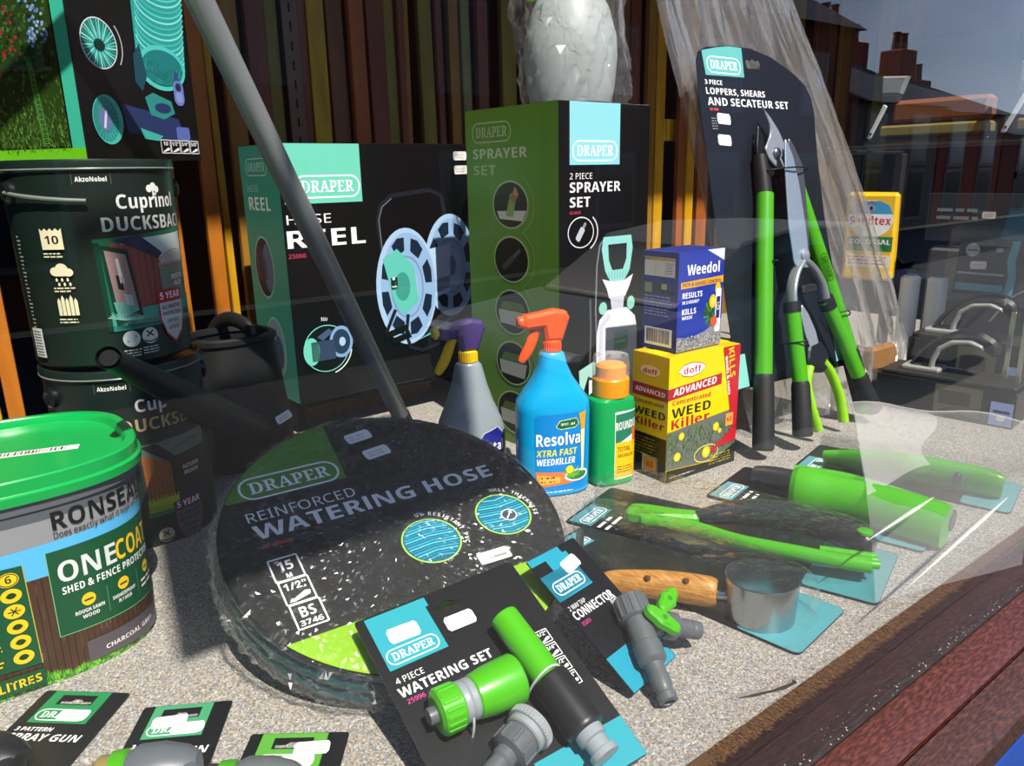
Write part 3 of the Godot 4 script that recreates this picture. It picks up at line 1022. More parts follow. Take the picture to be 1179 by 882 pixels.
		if k == 1:
			var cr := "e6dcba"
			pr.up().xy([-60, 158, -57, 155, -54, 158, -51, 155, -48, 158, -45, 155, -42, 158, -39, 155, -36, 158, -36, 135, -60, 135], cr)
			pr.up().text(tx("10"), -48, 141, 9, "10201a", 15, 0.5)
			small_lines(pr, -60, 130, 22, 2, 3.4, cr, 8)
			pr.up().ell(-50, 111, 6, 5, cr).ell(-43, 113, 7, 7, cr).ell(-36, 110, 5, 4.5, cr).rect(-51, 106, -36, 110, cr)
			for i in 6:
				pr.ell(-50 + (i % 3) * 6 + (i / 3) * 2, 102 - (i / 3) * 5, 1.3, 2.0, cr)
			small_lines(pr, -55, 92, 24, 2, 3.4, cr, 9)
			for i in 5:
				var fx := -54.0 + i * 4.6
				pr.xy([fx, 62, fx + 3.8, 62, fx + 3.8, 78 + (i % 2) * 3, fx + 1.9, 82 + (i % 2) * 3, fx, 78 + (i % 2) * 3], cr)
			small_lines(pr, -55, 57, 22, 2, 3.4, cr, 10)
			for i in 26:
				pr.up(0).rect(-98, 148 - i * 4.4, -94 + (i * 7) % 4, 149.6 - i * 4.4, "9aa39d")
			pr.rect(-104, 0 + 12, -84, 46, "d8dad6")
			pr.up()
			for i in 9:
				pr.rect(-102, 14 + i * 3.4, -87, 15.6 + i * 3.4, "6d6f6d")
		put_print(t, "label_print", pr, 0.32)
	build_fence_paint()

func build_fence_paint() -> void:
	# wide tub with a rounded oblong plan and a green lid
	var t := thing("fence_paint_tub", "large grey fence paint tub with a bright green lid and a shed picture", "paint tub", at(-0.003, 0, -0.586))
	var a := 0.1456
	var b := 0.1064
	var s := func(k: float, y: float) -> Vector3: return Vector3(a * k, b * k - (1.0 - k) * 0.0 , y)
	var prof := [s.call(0.93, 0.0), s.call(0.945, 0.004), s.call(0.965, 0.17)]
	part(t, "body", MB.new().sweep(prof + [s.call(0.967, 0.176)], 3.0, 120), mat("4d5154", 0.4))
	part(t, "collar", MB.new().sweep([s.call(0.968, 0.168), s.call(0.985, 0.169), s.call(0.99, 0.178), s.call(0.98, 0.1805)], 3.0, 120), mat("5a6066", 0.45))
	part(t, "lid", MB.new().sweep([s.call(0.985, 0.177), s.call(1.015, 0.178), s.call(1.02, 0.186), s.call(1.005, 0.187), s.call(1.0, 0.188), s.call(1.0, 0.1985), s.call(0.99, 0.2), s.call(0.94, 0.2), s.call(0.925, 0.198), s.call(0.915, 0.1925), s.call(0.89, 0.191), s.call(0.01, 0.191)], 3.0, 120), mat("0aa04a", 0.22))
	# barcode strip on the lid
	var lp := PR.new(plane_map(Vector3(-0.003 - t.position.x, 0.191, 0.0), Vector3(0.96, 0, 0.28).normalized(), Vector3(0.28, 0, -0.96).normalized()))
	lp.rect(-75, 6, 96, 20, "f1f1ee")
	lp.up()
	barcode(lp, 20, 7, 92, 19, 6)
	put_print(t, "barcode_strip", lp, 0.4, "white barcode strip on the lid")
	# side lug of the handle
	for sgn in [-1.0, 1.0]:
		part(t, "handle_lug", MB.new().lathe([Vector2(0.014, 0), Vector2(0.014, 0.005), Vector2(0.006, 0.007)], 18, Transform3D(Basis(Vector3(0, 1, 0), Vector3(-sgn, 0, 0) * -1.0, Vector3(0, 0, 1)), Vector3(sgn * a * 0.968, 0.15, 0.0))), mat("2a2c2e", 0.5))
	var pr := PR.new(ring_map(prof, 3.0, 0.0, 2), 7.0)
	var r := RandomNumberGenerator.new()
	r.seed = 12
	# sky, fence boards and grass
	pr.rect(-160, 100, 160, 134, "58b4e4")
	pr.rect(-160, 134, 160, 142, "58b4e4")
	pr.up().xy([-160, 139, 0, 135, 160, 139, 160, 172, -160, 172], "8b8e90")
	pr.up().xy([-160, 158, 160, 158, 160, 172, -160, 172], "565b60")
	pr.up().rect(-160, 2, 160, 106, "4a3226")
	for i in 56:
		var bx := -160.0 + i * 5.7
		pr.rect(bx, 2, bx + 0.7, 106, "23160f")
	pr.up()
	for i in 90:
		var bx := -160.0 + 320.0 * r.randf()
		var by := r.randf_range(10, 98)
		pr.rect(bx, by, bx + r.randf_range(0.5, 1.6), by + r.randf_range(4, 16), ["5d4233", "382318", "6a4c3a"][i % 3])
	pr.up()
	for i in 900:
		var bx := -160.0 + 320.0 * r.randf()
		var hh := 7.0 + 9.0 * maxf(0.0, sin(bx * 0.05 + 0.9)) + r.randf() * 5.0
		pr.up(0)
		pr.xy([bx - 1.3, 1, bx + 1.3, 1, bx + r.randf_range(-2, 2), hh], ["3f8a1e", "5aa82a", "78c43a", "2f6a18"][i % 4])
	pr.up()
	for i in 420:
		var bx := -160.0 + 320.0 * r.randf()
		var hh := (6.0 + 12.0 * maxf(0.0, sin(bx * 0.05 + 0.9))) * r.randf()
		pr.up(0).xy([bx - 1.2, hh, bx, hh - 1.1, bx + 1.2, hh, bx, hh + 1.5], ["4f9a24", "86cc44", "356f1a"][i % 3])
	# centre panel
	pr.up(2).xy([46, 127, 160, 127, 160, 40, 46, 44], "0f5030")
	pr.up().line(v2([46, 44, 46, 127]), 0.7, "7fb57a").line(v2([46, 44, 160, 40]), 0.7, "7fb57a")
	pr.up().text(tx("ONE"), 53, 95, 20, "d9dedb", 52).text(tx("COAT"), 105, 95, 20, "f2c51d", 48)
	pr.text(tx("SHED & FENCE PROTECTOR"), 54, 83.5, 7.2, "eef0ec", 100)
	for i in 3:
		var cx := 74.0 + i * 34.0
		pr.up().ell(cx, 71, 6.2, 6.2, "f2c51d")
		pr.up().rect(cx - 4, 69.6, cx + 4, 71.6, "0f5030")
		if i < 2:
			pr.text(tx(["ROUGH SAWN", "SHOWERPROOF"][i]), cx, 59, 3.6, "eef0ec", 26, 0.5).text(tx(["WOOD", "IN 1 HOUR"][i]), cx, 53.5, 3.6, "eef0ec", 15, 0.5)
		else:
			small_lines(pr, cx - 12, 59, 24, 2, 5.5, "eef0ec", 14)
		if i > 0:
			pr.line(v2([cx - 17, 50, cx - 17, 77]), 0.5, "5f9a68")
	pr.up().xy([66, 30, 160, 27, 160, 3, 66, 9], "565055").text(tx("CHARCOAL GREY"), 82, 14, 4.6, "e4e2df", 58)
	# name and slogan
	pr.up().text(tx("RONSEAL"), 55, 146.5, 17, "0d0e10", 96).text(tx("Does exactly what it says on the tin", "r"), 55, 138.5, 6.0, "17191b", 104)
	# left panel of round marks
	pr.up().xy([-70, 128, 28, 123, 29, 26, -70, 30], "0f5030")
	pr.line(v2([28, 123, 29, 26]), 0.7, "c9b24a")
	for i in 6:
		var cy := 113.0 - i * 15.0
		pr.up().ell(16, cy, 8, 6.6, "f2c51d")
		pr.up()
		match i:
			0: pr.text(tx("6"), 16, cy - 3, 7, "0f3a20", 0.0, 0.5).arc(16, cy, 7, 5.6, 0, 360, 0.8, "0f3a20")
			2:
				for q in 6:
					pr.ln([16, cy, 16 + 5 * cos(q * 1.05), cy + 4 * sin(q * 1.05)], 1.1, "0f3a20")
			_: pr.ell(16, cy, 3.6, 2.8, "0f3a20").rect(12, cy - 1, 20, cy + 0.5, "0f3a20")
		small_lines(pr, -14, cy, 17, 2, 4.0, "e0b91c", 30 + i)
	pr.up().xy([-70, 24, 29, 21, 29, 5, -70, 8], "0f5030").text(tx("9 LITRES"), -16, 9.5, 8.2, "f2c51d", 42)
	put_print(t, "label_print", pr, 0.32)

# ---- cardboard cartons
func carton(called: String, label: String, near: Vector3, u: Vector3, w: float, d: float, h: float, m: Material) -> Node3D:
	# near: lower left corner of the front; u: direction of the front's lower edge
	var x := u.normalized()
	var z := x.cross(Vector3.UP)
	var t := thing(called, label, "box", Transform3D(Basis(x, Vector3.UP, z), near + x * w / 2 - z * d / 2))
	part(t, "carton", MB.new().box(at(0, h / 2, 0), Vector3(w, h, d), 0.0012), m)
	return t
func front_map(w: float, d: float) -> Callable:
	return plane_map(Vector3(-w / 2, 0, d / 2), Vector3.RIGHT, Vector3.UP)
func left_map(w: float, d: float) -> Callable:
	return plane_map(Vector3(-w / 2, 0, -d / 2), Vector3.BACK, Vector3.UP)

func build_cartons() -> void:
	var r := RandomNumberGenerator.new()
	r.seed = 77
	# hose coil carton on the stacked tubs
	var t := carton("coil_hose_carton", "black carton with a turquoise coiled hose picture, standing on the stacked tubs", Vector3(0.17, 0.4645, -0.74), Vector3(0.823, 0, -0.568), 0.187, 0.2, 0.34, mat("101112", 0.3))
	var p := PR.new(front_map(0.187, 0.2))
	var aq := "3fb3ac"
	p.ell(40, 124, 26, 27, "dfe9e6")
	p.up().ell(40, 124, 24.6, 25.6, "1f4f4c")
	p.up()
	for i in 40:
		var q := TAU * i / 40
		p.ln([40 + 8 * cos(q), 122 + 7 * sin(q), 40 + 24 * cos(q + 0.16), 124 + 25 * sin(q + 0.16)], 1.9, ["52c9bd", "2f948c", "8fe6da"][i % 3])
	p.up().ell(40, 122, 8, 5, "12302e")
	p.arc(40, 124, 33, 34, -35, 40, 1.6, "b9bfc0")
	# coil running off the top
	p.up().xy([93, 108, 175, 108, 186.5, 250, 186.5, 339, 112, 339, 98, 220], "2fa39f")
	p.up()
	for i in 40:
		var yy := 112.0 + i * 6.4
		var cx := 134.0 + i * 0.8
		p.arc(minf(cx, 145.0), yy, 40.5, 22, 185, 345, 2.2, ["5fd6cc", "49c2ba", "8aece2"][i % 3], 18)
	p.up(2).ell(134, 108, 40, 26, "55cfc6").up().ell(135, 108, 35, 21, "1f7f80")
	for i in 6:
		p.up(0).arc(135, 108, 34 - i * 5, 20 - i * 2.6, 150, 380, 1.6, "3fb3ac", 20)
	p.up().xy([88, 118, 100, 132, 106, 96, 96, 78, 86, 88], "1f4d5c")
	# spray gun drawing with a big dial
	p.up().xy([58, 62, 150, 50, 158, 34, 150, 22, 64, 30], "2c3866")
	p.up().xy([98, 72, 112, 78, 142, 70, 146, 56, 126, 48, 104, 52], "2f8f8a").up().ell(126, 61, 14, 6, "2c3866")
	p.up().xy([84, 36, 120, 28, 112, 22, 88, 24], "44b3a6")
	p.up().ell(36, 43, 22, 27, "4cc0b4").up().ell(33, 43, 18, 24, "2f8f8a")
	for i in 24:
		var q := TAU * i / 24
		p.ln([33 + 11 * cos(q), 43 + 15 * sin(q), 33 + 17 * cos(q), 43 + 23 * sin(q)], 1.0, "5fd3c6")
	p.up().ell(32, 43, 9, 13, "6a7aa8").up().xy([28, 34, 31, 33, 36, 52, 33, 53], "d5dcf0")
	p.up().rrect(144, 24, 168, 40, 3, "5b6fb8").rrect(148, 66, 166, 96, 8, "6d80c4").up().ell(157, 88, 5, 5, "28304f").rrect(151, 70, 163, 82, 4, "8c9bd4")
	p.up().rrect(152, 96, 159, 106, 2, "3b4a86")
	for i in 4:
		size_icon(p, 114 + i * 17.2, 8, 15.5, ["10", "1/2\"", "3/4\"", "5/8\""][i])
	put_print(t, "front_print", p)
	var l := PR.new(left_map(0.187, 0.2))
	l.rect(0, 0, 199, 339, "3fc0a0")
	l.up().rect(0, 0, 199, 12, "6fc81e").rect(0, 12, 74, 339, "6fc81e")
	l.up().rect(74, 12, 181, 339, "0a0c0a")
	l.up().rect(76, 14, 179, 339, "274019")
	l.up()
	for i in 700:
		var gx := r.randf_range(77, 178)
		var gy := r.randf_range(14, 80) * (0.4 + 0.6 * r.randf())
		var s := r.randf_range(1.2, 3.2)
		l.up(0).xy([gx, gy, minf(gx + s * 0.5, 179), gy, clampf(gx + r.randf_range(-s, s), 76, 179), gy + s * 2.2], ["3f6a24", "5a8a34", "2c4f1a", "77a54a"][i % 4])
	l.up()
	for i in 500:
		var gx := r.randf_range(80, 176)
		var gy := r.randf_range(78, 200)
		var s := r.randf_range(1.0, 3.0)
		l.up(0).ell(gx, gy, s, s, ["26401c", "3a5a28", "1c3014", "4f7036", "a82c32" if gx < 130 and gy > 90 else "35522a"][i % 5], 6)
	l.up()
	for i in 90:
		var gy := r.randf_range(118, 200)
		l.up(0).ell(150 + r.randf_range(-14, 14) + (200 - gy) * 0.1, gy, 2.2, 1.8, ["7f9fd0", "9db8e0", "5f7fb8"][i % 3], 7)
	l.up()
	for i in 34:
		l.arc(146 - i * 0.2, 20 + i * 2.6, 6.0 - i * 0.09, 2.6, 20, 330, 1.1, ["5a9a44", "47803a"][i % 2], 10)
	put_print(t, "garden_photo_print", l)

	# hose reel carton on a low bench
	var b := thing("display_bench", "low black bench under the hose reel carton", "bench", Transform3D(Basis(Vector3(1, 0, -0.03).normalized(), Vector3.UP, Vector3(0.03, 0, 1).normalized()), Vector3(0.668, 0, -1.06)))
	part(b, "top", MB.new().box(at(0, 0.059, 0), Vector3(0.36, 0.01, 0.15), 0.001), mat("0d0d0d", 0.7))
	for sx in [-0.172, 0.172]:
		part(b, "leg", MB.new().box(at(sx, 0.027, -0.02), Vector3(0.012, 0.054, 0.1), 0.001), mat("0d0d0d", 0.7))
	t = carton("hose_reel_carton", "wide black carton with a blue hose reel picture and aqua name panel", Vector3(0.475, 0.065, -0.97), Vector3(1, 0, -0.03), 0.396, 0.16, 0.428, mat("0f1113", 0.28))
	p = PR.new(front_map(0.396, 0.16))
	p.rect(6, 333, 145, 427, "6fd0b8")
	p.up()
	logo(p, 24, 341, 118)
	p.text(tx("HOSE", "r"), 6, 301, 15, "f4f4f4", 78).text(tx("REEL"), 4, 263, 28, "f4f4f4", 142)
	p.text(tx("25066", "r"), 4, 247, 7, "d8446a", 30)
	reel_picture(p)
	p.ell(56, 90, 42, 41, "7fd8c8").up().ell(56, 90, 40.5, 39.5, "10161c")
	p.up().ell(84, 98, 22, 28, "7fa8d0").up().ell(84, 98, 17, 22, "2a3c55").up().rect(28, 70, 72, 104, "33465e").ell(28, 88, 15, 24, "6fd0b8").up().xy([40, 112, 62, 124, 70, 118, 50, 104], "44597a").ell(86, 98, 6, 8, "a8c8e8")
	p.arc(56, 90, 47, 46, 285, 350, 2.2, "dfe3e3")
	p.text(tx("No", "r"), 50, 138, 7, "f0f0f0")
	price(p, 336, 399, 30, 0)
	price(p, 337, 374, 30, 1)
	put_print(t, "front_print", p)
	l = PR.new(left_map(0.396, 0.16))
	l.rect(0.5, 0.5, 159, 427, "3f9a86")
	l.up()
	logo(l, 24, 378, 92, "a5d3c6")
	l.text(tx("HOSE", "r"), 24, 352, 12, "9fcfc2", 46).text(tx("REEL"), 24, 322, 22, "dff0ea", 92)
	l.ell(64, 226, 40, 54, "8cc4b6").up().ell(64, 226, 37, 50, "1c2836").up().ell(80, 226, 20, 42, "4a6688").rect(34, 206, 74, 246, "37506c").up().ell(50, 226, 12, 26, "22303f")
	l.ell(82, 88, 40, 54, "8cc4b6").up().ell(82, 88, 36, 50, "7d95a8").up().ell(92, 80, 18, 30, "42586e")
	l.ell(60, 128, 0.1, 0.1, "ffffff")
	put_print(t, "side_print", l)

	# sprayer carton
	t = carton("sprayer_carton", "tall carton, olive green side and black front with a white pressure sprayer", Vector3(0.745, 0, -0.6075), Vector3(0.9995, 0, -0.03), 0.193, 0.222, 0.5365, mat("111213", 0.3))
	p = PR.new(front_map(0.193, 0.222))
	p.rect(21, 449, 125, 536, "8fd8e2")
	p.up()
	logo(p, 26, 454, 94)
	p.text(tx("2 PIECE", "r"), 21, 429, 8.5, "f4f4f4", 46).text(tx("SPRAYER"), 21, 410, 14.5, "f4f4f4", 107).text(tx("SET"), 21, 389, 14.5, "f4f4f4", 42).text(tx("82464", "r"), 21, 379, 4.5, "d8446a", 22)
	p.ell(44, 352, 27, 23, "e8eaea").up().ell(44, 352, 25.4, 21.4, "0f1012").up().turn(44, 352, 55).rrect(-14, -5, 8, 5, 3, "b9c2cc").rrect(8, -2.5, 17, 2.5, 1.5, "8a949e").flat_again()
	p.arc(46, 352, 33, 29, -58, 48, 2.4, "d0d4d6")
	sprayer_picture(p)
	put_print(t, "front_print", p)
	l = PR.new(left_map(0.193, 0.222))
	l.rect(0.5, 0.5, 221.5, 536, "5a8530")
	l.up()
	logo(l, 18, 486, 98, "a5b58c")
	l.text(tx("2 PIECE", "r"), 20, 482, 6, "8ea56e", 44).text(tx("SPRAYER"), 19, 462, 15, "b3c09a", 134).text(tx("SET"), 19, 437, 15, "97ab78", 58)
	for i in 5:
		var cy := 392.0 - i * 84.0
		l.ell(111, cy, 44, 37, "9bb07e").up().ell(111, cy, 41, 34, ["2c2c2a", "151714", "22261c", "1a1c16", "1a1c16"][i])
		l.arc(111, cy, 56, 48, -60, 60, 1.6, "7f9f58")
		l.up()
		match i:
			0: l.xy([84, cy - 22, 140, cy - 24, 150, cy - 8, 78, cy - 10], "b9beb4").up().xy([100, cy - 16, 112, cy + 18, 126, cy + 12, 118, cy - 18], "7a9a58").xy([110, cy + 8, 124, cy + 28, 132, cy + 16, 122, cy + 2], "b07a62")
			1: l.turn(111, cy, 35).rrect(-26, -5, 8, 5, 4, "3f453c").rrect(8, -3, 28, 3, 2, "4d5348").flat_again()
			_: l.xy([80, cy - 20, 140, cy - 22, 146, cy + 2, 76, cy + 2], "a4aa9e").up().xy([80, cy + 2, 144, cy + 4, 136, cy + 16, 88, cy + 16], "4f6a2e")
	put_print(t, "side_print", l)

	# weedkiller cartons stacked in front
	t = carton("weedkiller_carton", "yellow weed killer carton with red band, standing under a blue carton", Vector3(0.803, 0, -0.442), Vector3(0.9976, 0, 0.045), 0.15, 0.072, 0.187, mat("14150f", 0.35))
	p = PR.new(front_map(0.15, 0.072))
	p.rect(0.3, 78, 149.7, 186.7, "f2d30c")
	p.up().xy([0.3, 141, 112, 148, 112, 131, 0.3, 124], "b41e2a")
	p.up().text(tx("ADVANCED"), 10, 129, 10.5, "ffffff", 90, 0.0, 3.4, 0.18)
	p.xy([18, 164, 30, 172, 48, 174, 66, 171, 76, 164, 64, 156, 46, 153, 30, 156], "ffffff").up().line(v2([18, 164, 30, 172, 48, 174, 66, 171, 76, 164, 64, 156, 46, 153, 30, 156]), 1.2, "b41e2a", true).text(tx("doff"), 30, 158.5, 9.5, "b41e2a", 36)
	p.text(tx("Concentrated"), 9, 116, 7, "b41e2a", 80).text(tx("WEED"), 8, 97, 14, "1a1a14", 82).text(tx("Killer"), 8, 80, 14, "b41e2a", 80)
	p.up().xy([0.3, 20, 149.7, 10, 149.7, 88, 90, 84, 0.3, 76], "6d6f68")
	p.up()
	for i in 500:
		var gx := r.randf_range(2, 145)
		var gy := r.randf_range(24, 72)
		var dx := r.randf_range(-9, 9)
		p.up(0).xy([gx, gy, gx + 1.8, gy, clampf(gx + dx, 1, 148), minf(gy + r.randf_range(3, 11), 78.0)], ["2f5a1e", "4a7a2c", "22401a", "8a8c84", "5c8a3c"][i % 5])
	for e in [[30, 66, 6], [104, 66, 7], [22, 36, 7], [84, 30, 9], [112, 58, 4]]:
		p.up().ell(e[0], e[1], e[2], e[2], "f0d018", 12).up().ell(e[0], e[1], e[2] * 0.55, e[2] * 0.55, "f8e25a", 10)
	p.up().arc(84, 28, 26, 13, 0, 360, 1.6, "e8dc7a")
	p.up().xy([149.7, 36, 149.7, 60, 138, 56, 100, 34, 104, 44, 92, 28, 106, 26, 103, 32], "c41e2c")
	p.xy([112, 186.7, 149.7, 186.7, 149.7, 56, 140, 58], "c41e2c")
	p.up().text(tx("KILLS"), 123, 183, 12, "f2d30c", 46, 0.0, -82).text(tx("weeds & roots"), 116, 172, 6.5, "ffffff", 62, 0.0, -80)
	p.rect(124, 62, 141, 82, "e8a24a").up().text(tx("x3"), 132, 69, 8, "b41e2a", 0.0, 0.5)
	p.xy([0.3, 0.3, 149.7, 0.3, 149.7, 32, 100, 12, 0.3, 19], "16180e")
	small_lines(p, 92, 20, 52, 4, 4.2, "c9b71a", 3)
	small_lines(p, 6, 6, 60, 1, 4.2, "d8d4c0", 5)
	put_print(t, "front_print", p)
	l = PR.new(left_map(0.15, 0.072))
	l.rect(0.3, 66, 71.7, 186.7, "ccae10")
	l.up().rect(0.3, 122, 71.7, 141, "9a1a24")
	l.up().text(tx("ADVANCED"), 6, 128, 7, "e9d9d0", 60).ell(36, 162, 20, 8, "e6c9a0").up().text(tx("doff"), 22, 158, 7, "9a1a24", 28)
	l.text(tx("Concentrated"), 6, 112, 5.5, "8c1a22", 58).text(tx("WEED"), 4, 94, 11, "1a1a14", 64).text(tx("Killer"), 4, 78, 11, "8c1a22", 62)
	l.rect(0.3, 0.3, 71.7, 66, "181910")
	small_lines(l, 6, 58, 50, 6, 5.0, "b59a18", 7)
	l.rect(24, 8, 56, 34, "d8c4a0").up().rect(27, 11, 53, 31, "b0822a").up().text(tx("x3"), 40, 16, 10, "b41e2a", 0.0, 0.5)
	put_print(t, "side_print", l)
	part(t, "flap_seam", MB.new().box(at(0, 0.1873, 0), Vector3(0.148, 0.0006, 0.03)), mat("f2d30c", 0.35))
	t.get_node("carton").material_override = mat("d6b80e", 0.35)

	t = carton("path_weedkiller_carton", "small dark blue weedkiller carton balanced on the yellow carton", Vector3(0.827, 0.1885, -0.452), Vector3(1, 0, 0.01), 0.098, 0.066, 0.1415, mat("1f2f86", 0.35))
	p = PR.new(front_map(0.098, 0.066))
	p.rect(0.3, 0.3, 97.7, 141, "2338a0")
	p.up().xy([60, 141, 97.7, 141, 97.7, 124], "f0f2f4")
	p.text(tx("Weedol"), 18, 108, 15, "ffffff", 70)
	p.xy([6, 90, 97.7, 92, 97.7, 102, 6, 99], "e8a61c").up().text(tx("PATH & GRAVEL CONTROL"), 10, 92.5, 5.2, "232a60", 84)
	p.text(tx("RESULTS"), 10, 76, 8, "ffffff", 42).text(tx("IN 3 HOURS*"), 10, 68, 4.6, "ffffff", 36).text(tx("KILLS"), 10, 53, 8, "ffffff", 30).text(tx("WEEDS"), 10, 46, 4.6, "ffffff", 22)
	p.up().xy([0.3, 22, 30, 18, 60, 24, 97.7, 40, 97.7, 0.3, 0.3, 0.3], "8b8d92")
	p.up()
	for i in 260:
		p.up(0).ell(r.randf_range(2, 96), r.randf_range(2, 20), r.randf_range(0.8, 2.2), r.randf_range(0.6, 1.5), ["a4a6aa", "6a6c72", "c0c2c6", "54565c"][i % 4], 7)
	p.up()
	for i in 60:
		var q := r.randf() * TAU
		p.up(0).ln([72, 46, 72 + 16 * cos(q), 50 + 20 * sin(q)], 1.3, ["3f7a2c", "5c9a3c", "2f5c22"][i % 3])
	p.up().ell(76, 66, 8, 10, "f0c018", 14).ell(86, 84, 6, 9, "f0c018", 12).up().ell(76, 66, 4, 6, "f8de5a", 10)
	p.up().rrect(82, 20, 94, 84, 3, "eceef0").up().rect(84, 40, 92, 72, "232a60").text(tx("6"), 88, 52, 12, "ffffff", 7, 0.5).ell(80, 36, 7, 8, "d8502a", 14)
	put_print(t, "front_print", p)
	l = PR.new(left_map(0.098, 0.066))
	l.rect(0.3, 0.3, 65.7, 141, "1d2c80")
	l.up().rect(3, 106, 60, 132, "d8d6ce").rect(3, 128, 60, 133, "c9a23a")
	l.up().ln([24, 107, 24, 128], 0.4, "6d6d70").ln([42, 107, 42, 128], 0.4, "6d6d70")
	small_lines(l, 44, 124, 14, 5, 3.4, "8a8a8c", 2)
	l.rect(4, 82, 18, 96, "7f9a62").rect(20, 82, 34, 96, "23283a").rect(36, 88, 46, 96, "a8b46a").rect(36, 82, 62, 87, "12183a")
	small_lines(l, 4, 76, 56, 7, 4.4, "8c96c8", 3)
	barcode(l, 6, 6, 58, 32, 9)
	put_print(t, "side_print", l)

func reel_picture(p: PR) -> void:
	# drawing of a hose reel: two spoked wheels on a drum, a bent tube frame and a crank
	var bl := "8fb4dc"
	p.up().line(v2([214, 90, 176, 250, 172, 300, 180, 325, 200, 340, 280, 348, 306, 338, 313, 305]), 8, "20242c")
	p.up().line(v2([214, 90, 177, 250, 174, 300, 182, 322, 202, 336]), 2.0, "66707e")
	for e in [[322.0, 208.0, 58.0, 96.0], [224.0, 178.0, 64.0, 106.0]]:
		var cx: float = e[0]
		var cy: float = e[1]
		p.up().ell(cx, cy, e[2], e[3], "a9c6e8", 40).up().ell(cx + 3, cy, e[2] * 0.9, e[3] * 0.92, bl, 40)
		p.up()
		for i in 8:
			var q := TAU * i / 8 + 0.3
			var hole := PackedVector2Array()
			for h in [[-0.24, 0.62], [-0.26, 0.84], [0.0, 0.87], [0.26, 0.84], [0.24, 0.62], [0.0, 0.6]]:
				hole.append(Vector2(cx + e[2] * h[1] * cos(q + h[0]), cy + e[3] * h[1] * sin(q + h[0])))
			p.poly(hole, "1c2a3c")
		p.up().arc(cx, cy, e[2] * 0.52, e[3] * 0.52, 0, 360, 3, "6f93c0", 36)
		p.up().ell(cx, cy, e[2] * 0.36, e[3] * 0.36, "9cbde2", 28).up().ell(cx, cy, e[2] * 0.2, e[3] * 0.2, "5f7fa8", 20)
		if cx > 300.0:
			p.up().xy([232, 140, 318, 160, 322, 250, 236, 236], "b8d2ee").xy([236, 150, 318, 168, 318, 190, 236, 176], "9cbde0")
	p.up().xy([176, 232, 206, 248, 240, 214, 246, 150, 216, 128, 196, 150], "5fc4b4").up().ell(214, 180, 16, 26, "3f9a8c").rect(190, 176, 204, 198, "1d2c30").up().ell(196, 196, 3, 3, "d8e4e4").rect(192, 180, 202, 183, "c0d0d0")
	p.up().line(v2([222, 128, 216, 90, 224, 66, 250, 56, 300, 66, 314, 84]), 7, "20242c")
	p.up().line(v2([172, 96, 196, 140]), 7, "20242c").line(v2([172, 94, 216, 104, 224, 90, 186, 82]), 12, "14171c")
	p.up().xy([232, 74, 300, 92, 320, 112, 290, 96], "4fae98")

func sprayer_picture(p: PR) -> void:
	# drawing of a pressure sprayer: loop handle, pump neck, tank, hose and lance
	var wh := "e4e8f2"
	p.up().line(v2([100, 60, 84, 120, 76, 230, 78, 300, 84, 330, 96, 342]), 3, "7a7f88").line(v2([62, 70, 66, 200, 64, 250]), 4, "55585f")
	p.up().xy([92, 342, 154, 342, 158, 322, 152, 288, 140, 272, 108, 272, 96, 290, 88, 324], "8fd6d0").up().xy([102, 330, 144, 330, 144, 306, 136, 290, 112, 290, 104, 306], "141618")
	for i in 7:
		p.up(0).ln([106 + i * 6, 276, 104 + i * 6.6, 288], 1.2, "5fa8a2")
	p.up().xy([90, 278, 100, 262, 106, 246, 142, 246, 152, 262, 160, 280, 140, 272, 112, 272], wh)
	p.up().xy([108, 248, 140, 248, 138, 226, 112, 226], "c8cedd")
	p.ell(92, 232, 9, 10, "8fd6c4").ell(156, 234, 9, 11, "8fd6c4")
	p.up().xy([84, 214, 102, 228, 146, 228, 166, 212, 172, 190, 172, 60, 160, 44, 92, 44, 78, 60, 78, 190], wh)
	p.up().xy([84, 206, 104, 222, 110, 216, 92, 200, 90, 60, 82, 62], "cdd3e2")
	p.rect(118, 160, 150, 190, "8fd0a4").up().rect(120, 172, 146, 176, "d5efdd").xy([78, 60, 172, 60, 172, 110, 120, 124, 78, 96], "d0d4de")
	p.up().xy([40, 140, 72, 150, 84, 140, 76, 120, 60, 128, 48, 100, 42, 102], "a9d9d0").xy([62, 120, 76, 122, 74, 40, 62, 40], wh)
	p.up().xy([86, 66, 120, 74, 160, 66, 160, 50, 90, 50], "c9a78c")

